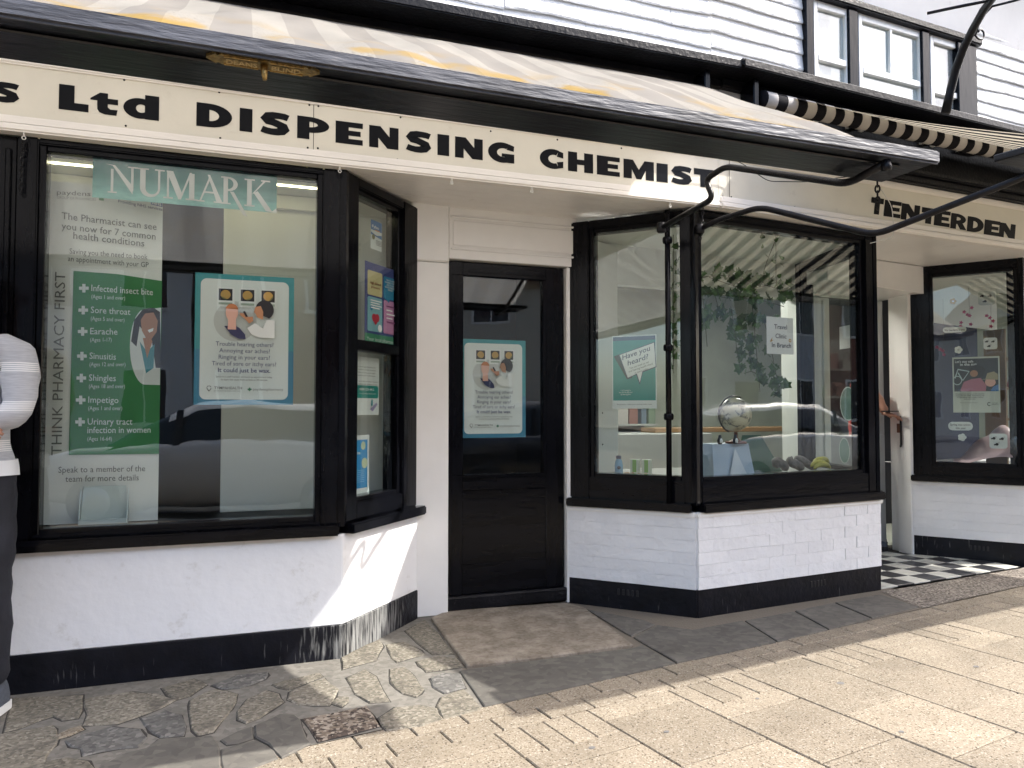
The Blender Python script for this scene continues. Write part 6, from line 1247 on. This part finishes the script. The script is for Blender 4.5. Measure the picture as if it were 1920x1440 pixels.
def face_bits(root, base, fw, lt, u):
    """features laid on the surface of the head of this body"""
    body = [c for c in root.children if c.name.startswith('body')][0]; off = WL[body.name]
    V = [((p - base).dot(lt), (p - base).dot(fw), p.z - base.z) for p in (v.co + off for v in body.data.vertices) if p.z - base.z > u - .16]
    W_ = lambda l, f, z: base + lt * l + fw * f + Vector((0, 0, z))
    front = lambda l, z: max((f for a, f, c in V if abs(a - l) < .022 and abs(c - z) < .022), default=.09); side = lambda z: max((abs(a) for a, f, c in V if abs(c - z) < .02), default=.08)
    dk = paint('pupil_dark', (.02, .015, .012), .3)
    for s_ in (-1, 1):
        f = front(.03 * s_, u); c = W_(.030 * s_, f - .003, u); lathe('eye', [(.002, -.001), (.010, 0), (.008, .004), (.002, .006)], c, pwhite, root, n=10, axis=fw); lathe('pupil', [(.0048, .0045), (.004, .0068)], c, dk, root, n=8, axis=fw)
        f2 = front(.03 * s_, u + .022); tube('eyebrow', [W_(.014 * s_, f2 + .001, u + .020), W_(.030 * s_, f2 + .001, u + .026), W_(.046 * s_, f2 - .006, u + .021)], .0035, hair, root, n=6)
        e = side(u - .015); tube('ear', [W_((e - .004) * s_, .0, u - .035), W_((e + .006) * s_, -.006, u - .015), W_((e + .008) * s_, -.012, u + .008), W_((e - .002) * s_, -.004, u + .018)], [.006, .010, .011, .006], skin, root, n=8)
    fn = front(0, u - .03); tube('nose', [W_(0, fn - .002, u + .004), W_(0, fn + .008, u - .018), W_(0, fn + .016, u - .036), W_(0, fn + .002, u - .044)], [.006, .009, .013, .008], skin, root, n=10)
    fm_ = front(0, u - .066); tube('mouth', [W_(-.024, fm_ - .008, u - .064), W_(0, fm_ + .001, u - .067), W_(.024, fm_ - .008, u - .064)], .0045, paint('lip', (.30, .11, .09), .5), root, n=6)
face_bits(P1, Vector(basep), fw, lt, 1.765)
hand(W3, .03, .215, 1.185, (-.85, -.15, .12), (0, .6, .8), 1.0, skin, P1); hand(W3, .10, .19, 1.150, (.9, -.12, .06), (0, .7, .7), 1.0, skin, P1, -1)
tube('shirt_cuff', [W3(.065, .198, 1.188), W3(.012, .217, 1.184)], [.056, .050], whitec, P1, n=14)
# white shirt hem below the knit
hv, hf = [], []
for i in range(24):
    a = 2 * math.pi * i / 24
    for u_, k in ((1.035, .97), (1.0, 1.0), (.968, 1.015)): hv.append(W3(.186 * math.cos(a) * k + .003 * math.sin(5 * a), .152 * math.sin(a) * k, u_ + (.006 * math.sin(2 * a + 1) if u_ < 1 else 0)))
for i in range(24): j = (i + 1) % 24; hf += [(i * 3, i * 3 + 1, j * 3 + 1, j * 3), (i * 3 + 1, i * 3 + 2, j * 3 + 2, j * 3 + 1)]
mk('shirt_hem', hv, hf, whitec, P1, True)
def shoe(W3, l, u0, root, up, sole, out=.12, f0=0.0):
    """a low trainer: lofted upper on a thick sole, toe pointing forward and a little out"""
    secs = [(-.075, .030, .075), (-.06, .036, .105), (-.02, .038, .10), (.03, .040, .085), (.08, .045, .068), (.13, .048, .052), (.17, .042, .042), (.195, .022, .030)]
    rot = lambda l_, f_: (l + l_ * math.cos(out) + f_ * math.sin(out), f0 + f_ * math.cos(out) - l_ * math.sin(out)); n = 12
    vs, fs = [], []
    for f_, w_, h_ in secs:
        for k in range(n): a = math.pi * k / (n - 1); L_, Fr = rot(w_ * math.cos(a), f_); vs.append(W3(L_, Fr, u0 + .028 + h_ * math.sin(a) ** .7))
    for i in range(len(secs) - 1):
        for k in range(n - 1): fs.append((i * n + k, i * n + k + 1, (i + 1) * n + k + 1, (i + 1) * n + k))
    fs += [tuple(range(n)), tuple((len(secs) - 1) * n + k for k in range(n - 1, -1, -1))]; s_ = mk('shoe', vs, fs, up, root, True)
    vs, fs = [], []; N_ = len(secs)
    for z_ in (u0, u0 + .032):
        for f_, w_, h_ in secs: vs.append(W3(*rot(w_ + .006, f_ * 1.03), z_))
        for f_, w_, h_ in secs[::-1]: vs.append(W3(*rot(-w_ - .006, f_ * 1.03), z_))
    m_ = 2 * N_; fs = [(i, (i + 1) % m_, m_ + (i + 1) % m_, m_ + i) for i in range(m_)] + [tuple(range(m_ - 1, -1, -1)), tuple(range(m_, 2 * m_))]; mk('sole', vs, fs, sole, s_)
    for q in range(4): f_ = .02 + q * .025; tube('lace', [W3(*rot(-.02, f_), u0 + .115 - q * .008), W3(*rot(0, f_), u0 + .124 - q * .010), W3(*rot(.02, f_), u0 + .115 - q * .008)], .0028, whitec if False else up, s_, n=5)
shm = mat('slate_canvas_shoe', (.07, .08, .10), .85, var=.15, vscale=60, bump=.3, bscale=200)
shoe(W3, .12, .004, P1, shm, paint('white_rubber', (.72, .73, .72), .6), .1); shoe(W3, -.12, .004, P1, shm, paint('white_rubber', (.72, .73, .72), .6), -.15)
# person in red in the doorway, looking at a phone
red = mat('red_polo', (.42, .045, .03), .8, var=.15, vscale=8, bump=.4, bscale=12, bdist=.02)
pd = on_y(1618, 1010, 5.32); based = Vector((pd.x, 5.32, .012)); fd = math.atan2(-.55, .55)
fwd = Vector((math.cos(fd), math.sin(fd), 0)); ltd = Vector((-fwd.y, fwd.x, 0))
hp = on_y(1662, 776, 5.02); hl = (hp - based).dot(ltd); hf_ = (hp - based).dot(fwd); hu = hp.z - based.z
ep = on_y(1640, 740, 5.14); el_, ef_, eu_ = (ep - based).dot(ltd), (ep - based).dot(fwd), ep.z - based.z
sc = .97
J2 = {k: tuple(x * sc if not isinstance(x, tuple) else tuple(y * sc for y in x) for x in v) for k, v in J1.items()}
J2.update(lel=(el_, ef_, eu_, .055), lwr=(hl - .03 * (hl - el_), hf_, hu, .032), rel=(-.27, -.02, 1.12, .055), rwr=(-.27, .05, .86, .034))
E2 = [e for e in E1]; E2[8] = ('lsh', 'lel', 0); E2[9] = ('lel', 'lwr', 2); E2[12] = ('rel', 'rwr', 2)
P2_, W3b, _, _ = person('person', 'person in a red top reading a phone in the right hand doorway', based, fd, J2, E2, [red, trous, skin, hair], .92)
face_bits(P2_, based, fwd, ltd, 1.71)
hand(W3b, hl, hf_, hu, (hl - el_ + .2, hf_ - ef_ + .3, -.1), (0, .1, 1), .95, skin, P2_); hand(W3b, -.27, .06, .84, (0, .15, -1), (1, 0, 0), .95, skin, P2_, -1)
shoe(W3b, .115, .0, P2_, shm, M['dark'], .1); shoe(W3b, -.115, .0, P2_, shm, M['dark'], -.1)
pc = hp + Vector((-.005, -.05, .022)); ph_ = thing('phone', 'black phone held in the hand of the person in red', 'phone', tuple(pc)); box('phone_body', pc.x - .075, pc.x + .06, pc.y - .035, pc.y + .035, pc.z - .004, pc.z + .005, M['dark'], ph_, b=.003); box('screen', pc.x - .07, pc.x + .055, pc.y - .031, pc.y + .031, pc.z + .0052, pc.z + .0058, paint('phone_glass', (.02, .02, .025), .05), ph_, b=0)

# ------------------------------------------------------------------ the other side of the street, mirrored in the windows
def house(name, label, u0, u1, ht, wallm, roofm, nwin, floors=2):
    v1 = RV - 2.2; t = thing(name, label, 'house', tuple(uv((u0 + u1) / 2, v1, 0)), 'houses across the street')
    def bx(nm, a0, a1, b0, b1, z0, z1, mt, par=t):
        bm = bev_box_bm((a0, b0, z0), (a1, b1, z1), 0)
        for v in bm.verts: v.co = uv(v.co.x, v.co.y, v.co.z)
        return bm_obj(nm, bm, mt, par)
    bx('wall', u0, u1, v1 - 6, v1, -.05, ht, wallm)
    rf_ = mk('roof', [uv(u0 - .2, v1 + .35, ht - .05), uv(u1 + .2, v1 + .35, ht - .05), uv(u1 + .2, v1 - 3, ht + 2.6), uv(u0 - .2, v1 - 3, ht + 2.6), uv(u0 - .2, v1 - 6.3, ht - .05), uv(u1 + .2, v1 - 6.3, ht - .05)], [(0, 1, 2, 3), (3, 2, 5, 4), (0, 3, 4), (1, 5, 2)], roofm, t)
    bx('chimney', u0 + .8, u0 + 1.5, v1 - 3.4, v1 - 2.7, ht + 2.0, ht + 3.6, paint('chimney_brick', (.2, .08, .05), .8), rf_)
    for fl in range(floors):
        for i in range(nwin):
            c = u0 + (u1 - u0) * (i + .5) / nwin; z0 = .9 + fl * 2.7
            if fl == 0 and i == nwin // 2: d_ = bx('door', c - .45, c + .45, v1 - .02, v1 + .03, 0, 2.1, paint('house_door', (.03, .06, .05), .4)); continue
            w_ = bx('window', c - .55, c + .55, v1 - .02, v1 + .03, z0, z0 + 1.35, M['white_trim'])
            bx('pane', c - .48, c - .02, v1 + .031, v1 + .035, z0 + .07, z0 + 1.28, paint('house_pane', (.03, .04, .05), .05), w_); bx('pane', c + .02, c + .48, v1 + .031, v1 + .035, z0 + .07, z0 + 1.28, paint('house_pane', (.03, .04, .05), .05), w_)
rt = paint('roof_tile', (.17, .07, .045), .8); rs = paint('roof_slate', (.08, .085, .095), .7)
house('house', 'white rendered house across the street with red tiled roof', -11.5, -3.2, 5.0, paint('house_white', (.70, .69, .66), .8), rt, 4)
house('house', 'red brick house across the street with dark slate roof', -3.1, 3.2, 5.3, paint('house_brick', (.24, .10, .065), .85, var=.25, vscale=14), rs, 3)
house('house', 'cream house across the street with red tiled roof', 3.3, 10.5, 4.8, paint('house_cream', (.62, .56, .45), .8), rt, 3)
house('house', 'dark brick house at the far right across the street', 19.1, 34, 5.0, paint('house_brick', (.24, .10, .065), .85, var=.25, vscale=14), rt, 6)
house('house', 'long cream house at the far left across the street', -28, -11.6, 5.1, paint('house_cream', (.62, .56, .45), .8), rs, 6)
house('house', 'pale grey house with slate roof across the street', 10.6, 19, 5.2, paint('house_grey', (.5, .51, .52), .8), rs, 4)
def neighbour(name, label, x0, x1, y0, y1, h, mt):
    t = thing(name, label, 'building', ((x0 + x1) / 2, y0, 0), 'neighbouring buildings'); box('wall', x0, x1, y0, y1, -.05, h, mt, t, b=.01)
    box('plinth', x0, x1, y0 - .03, y0 - .001, -.05, .4, M['plinth'], t); c = (x0 + x1) / 2; mk('roof', [(x0, y0 - .3, h), (x1, y0 - .3, h), (x1, y0 + 3, h + 2.4), (x0, y0 + 3, h + 2.4)], [(0, 1, 2, 3)], rt, t)
    for i in range(3):
        x = x0 + (x1 - x0) * (i + .5) / 3; w_ = box('window', x - .6, x + .6, y0 - .05, y0 + .02, 3.3, 4.6, M['white_trim'], t); box('pane', x - .5, x + .5, y0 - .056, y0 - .051, 3.4, 4.5, paint('house_pane', (.03, .04, .05), .05), w_, b=0)
neighbour('neighbour_shop', 'white building adjoining the shop at the right', 8.65, 20, 4.6, 9, 5.4, paint('house_white', (.70, .69, .66), .8)); neighbour('neighbour_shop', 'brick building adjoining the shop at the left', -16, -4.7, 3.9, 9, 5.4, paint('house_brick', (.24, .10, .065), .85))
def car(label, u, v, body_m, rev=False):
    """hatchback lofted from cross sections: side profile with tumblehome, glazed cabin, four wheels"""
    t = thing('parked_car', label, 'car', tuple(uv(u, v, -.13)), 'cars parked along the near kerb'); k = -1 if rev else 1
    def w(x, y, z): return uv(u + k * x, v + y, z - .13)
    prof = [(-2.02, .50, .72, .80), (-1.95, .34, .86, .86), (-1.55, .27, .96, .88), (-.95, .25, 1.0, .89), (-.2, .24, 1.01, .90), (.9, .24, .99, .89), (1.5, .27, .92, .87), (1.92, .33, .80, .82), (2.05, .45, .66, .70)]
    vs, fs = [], []; ring = 10
    for x, zb_, zt_, hw_ in prof:
        zm = (zb_ + zt_) / 2
        for y, z in ((-hw_ * .86, zb_), (-hw_, zb_ + .10), (-hw_ * 1.0, zm), (-hw_ * .97, zt_ - .06), (-hw_ * .90, zt_), (hw_ * .90, zt_), (hw_ * .97, zt_ - .06), (hw_, zm), (hw_, zb_ + .10), (hw_ * .86, zb_)): vs.append(w(x, y, z))
    for i in range(len(prof) - 1):
        for j in range(ring): a, b = i * ring + j, i * ring + (j + 1) % ring; fs.append((a, b, b + ring, a + ring))
    fs += [tuple(range(ring)), tuple((len(prof) - 1) * ring + j for j in range(ring))]; mk('body', vs, fs, body_m, t, True)
    cab = [(-1.95, .88, .90, .72), (-1.62, 1.30, .90, .66), (-1.2, 1.43, .90, .63), (-.4, 1.49, .90, .62), (.25, 1.45, .90, .63), (.55, 1.33, .90, .66), (1.25, .97, .90, .76)]
    vs, fs = [], []
    for x, zt_, zb_, hw_ in cab:
        for y, z in ((-.84, zb_), (-hw_ - .02, zt_ - .09), (-hw_ + .07, zt_), (hw_ - .07, zt_), (hw_ + .02, zt_ - .09), (.84, zb_)): vs.append(w(x, y, max(z, zb_ + .001)))
    fm = []
    for i in range(len(cab) - 1):
        for j in range(5):
            a = i * 6 + j; fs.append((a, a + 1, a + 7, a + 6)); fm.append(1 if j in (0, 4) or (i in (0, 5) and j in (1, 2, 3)) else 0)
    mk('cabin', vs, fs, None, t, True, mats=[body_m, paint('car_glass', (.012, .016, .018), .04)], fm=fm)
    for x0 in (-.55, .42):
        for sgn in (-1, 1): mk('pillar', [w(x0 - .05, sgn * .85, .90), w(x0 + .05, sgn * .85, .90), w(x0 + .03, sgn * .685, 1.38), w(x0 - .03, sgn * .685, 1.38)], [(0, 1, 2, 3)], M['dark'], t)
    for x0 in (-1.28, 1.30):
        for sgn in (-1, 1):
            c = w(x0, sgn * .80, .31); wh = lathe('wheel', [(.20, -.10), (.30, -.10), (.315, -.06), (.315, .06), (.30, .10), (.20, .10)], c, paint('tyre', (.02, .02, .02), .8), t, n=24, axis=EV); lathe('rim', [(.19, -.105), (.2, 0), (.19, .105), (.05, .112)], c, paint('alloy', (.4, .4, .42), .3, metal=.8), wh, n=16, axis=EV * sgn)
    for sgn in (-1, 1):
        mk('headlight', [w(1.93, sgn * .45, .62), w(1.86, sgn * .78, .62), w(1.80, sgn * .79, .76), w(1.88, sgn * .45, .75)], [(0, 1, 2, 3)], paint('lamp_glass', (.6, .62, .62), .1), t)
car('light silver parked car mirrored in the wide bay window', 9.2, -2.5, paint('car_silver', (.55, .56, .57), .2, metal=.3, coat=.5)); car('dark grey parked car mirrored in the door glass', 4.3, -2.55, paint('car_dark', (.03, .032, .038), .2, coat=.6)); car('white parked car mirrored in the left window', -.6, -2.5, paint('car_white', (.72, .72, .70), .25, coat=.5), True)
flush_text()
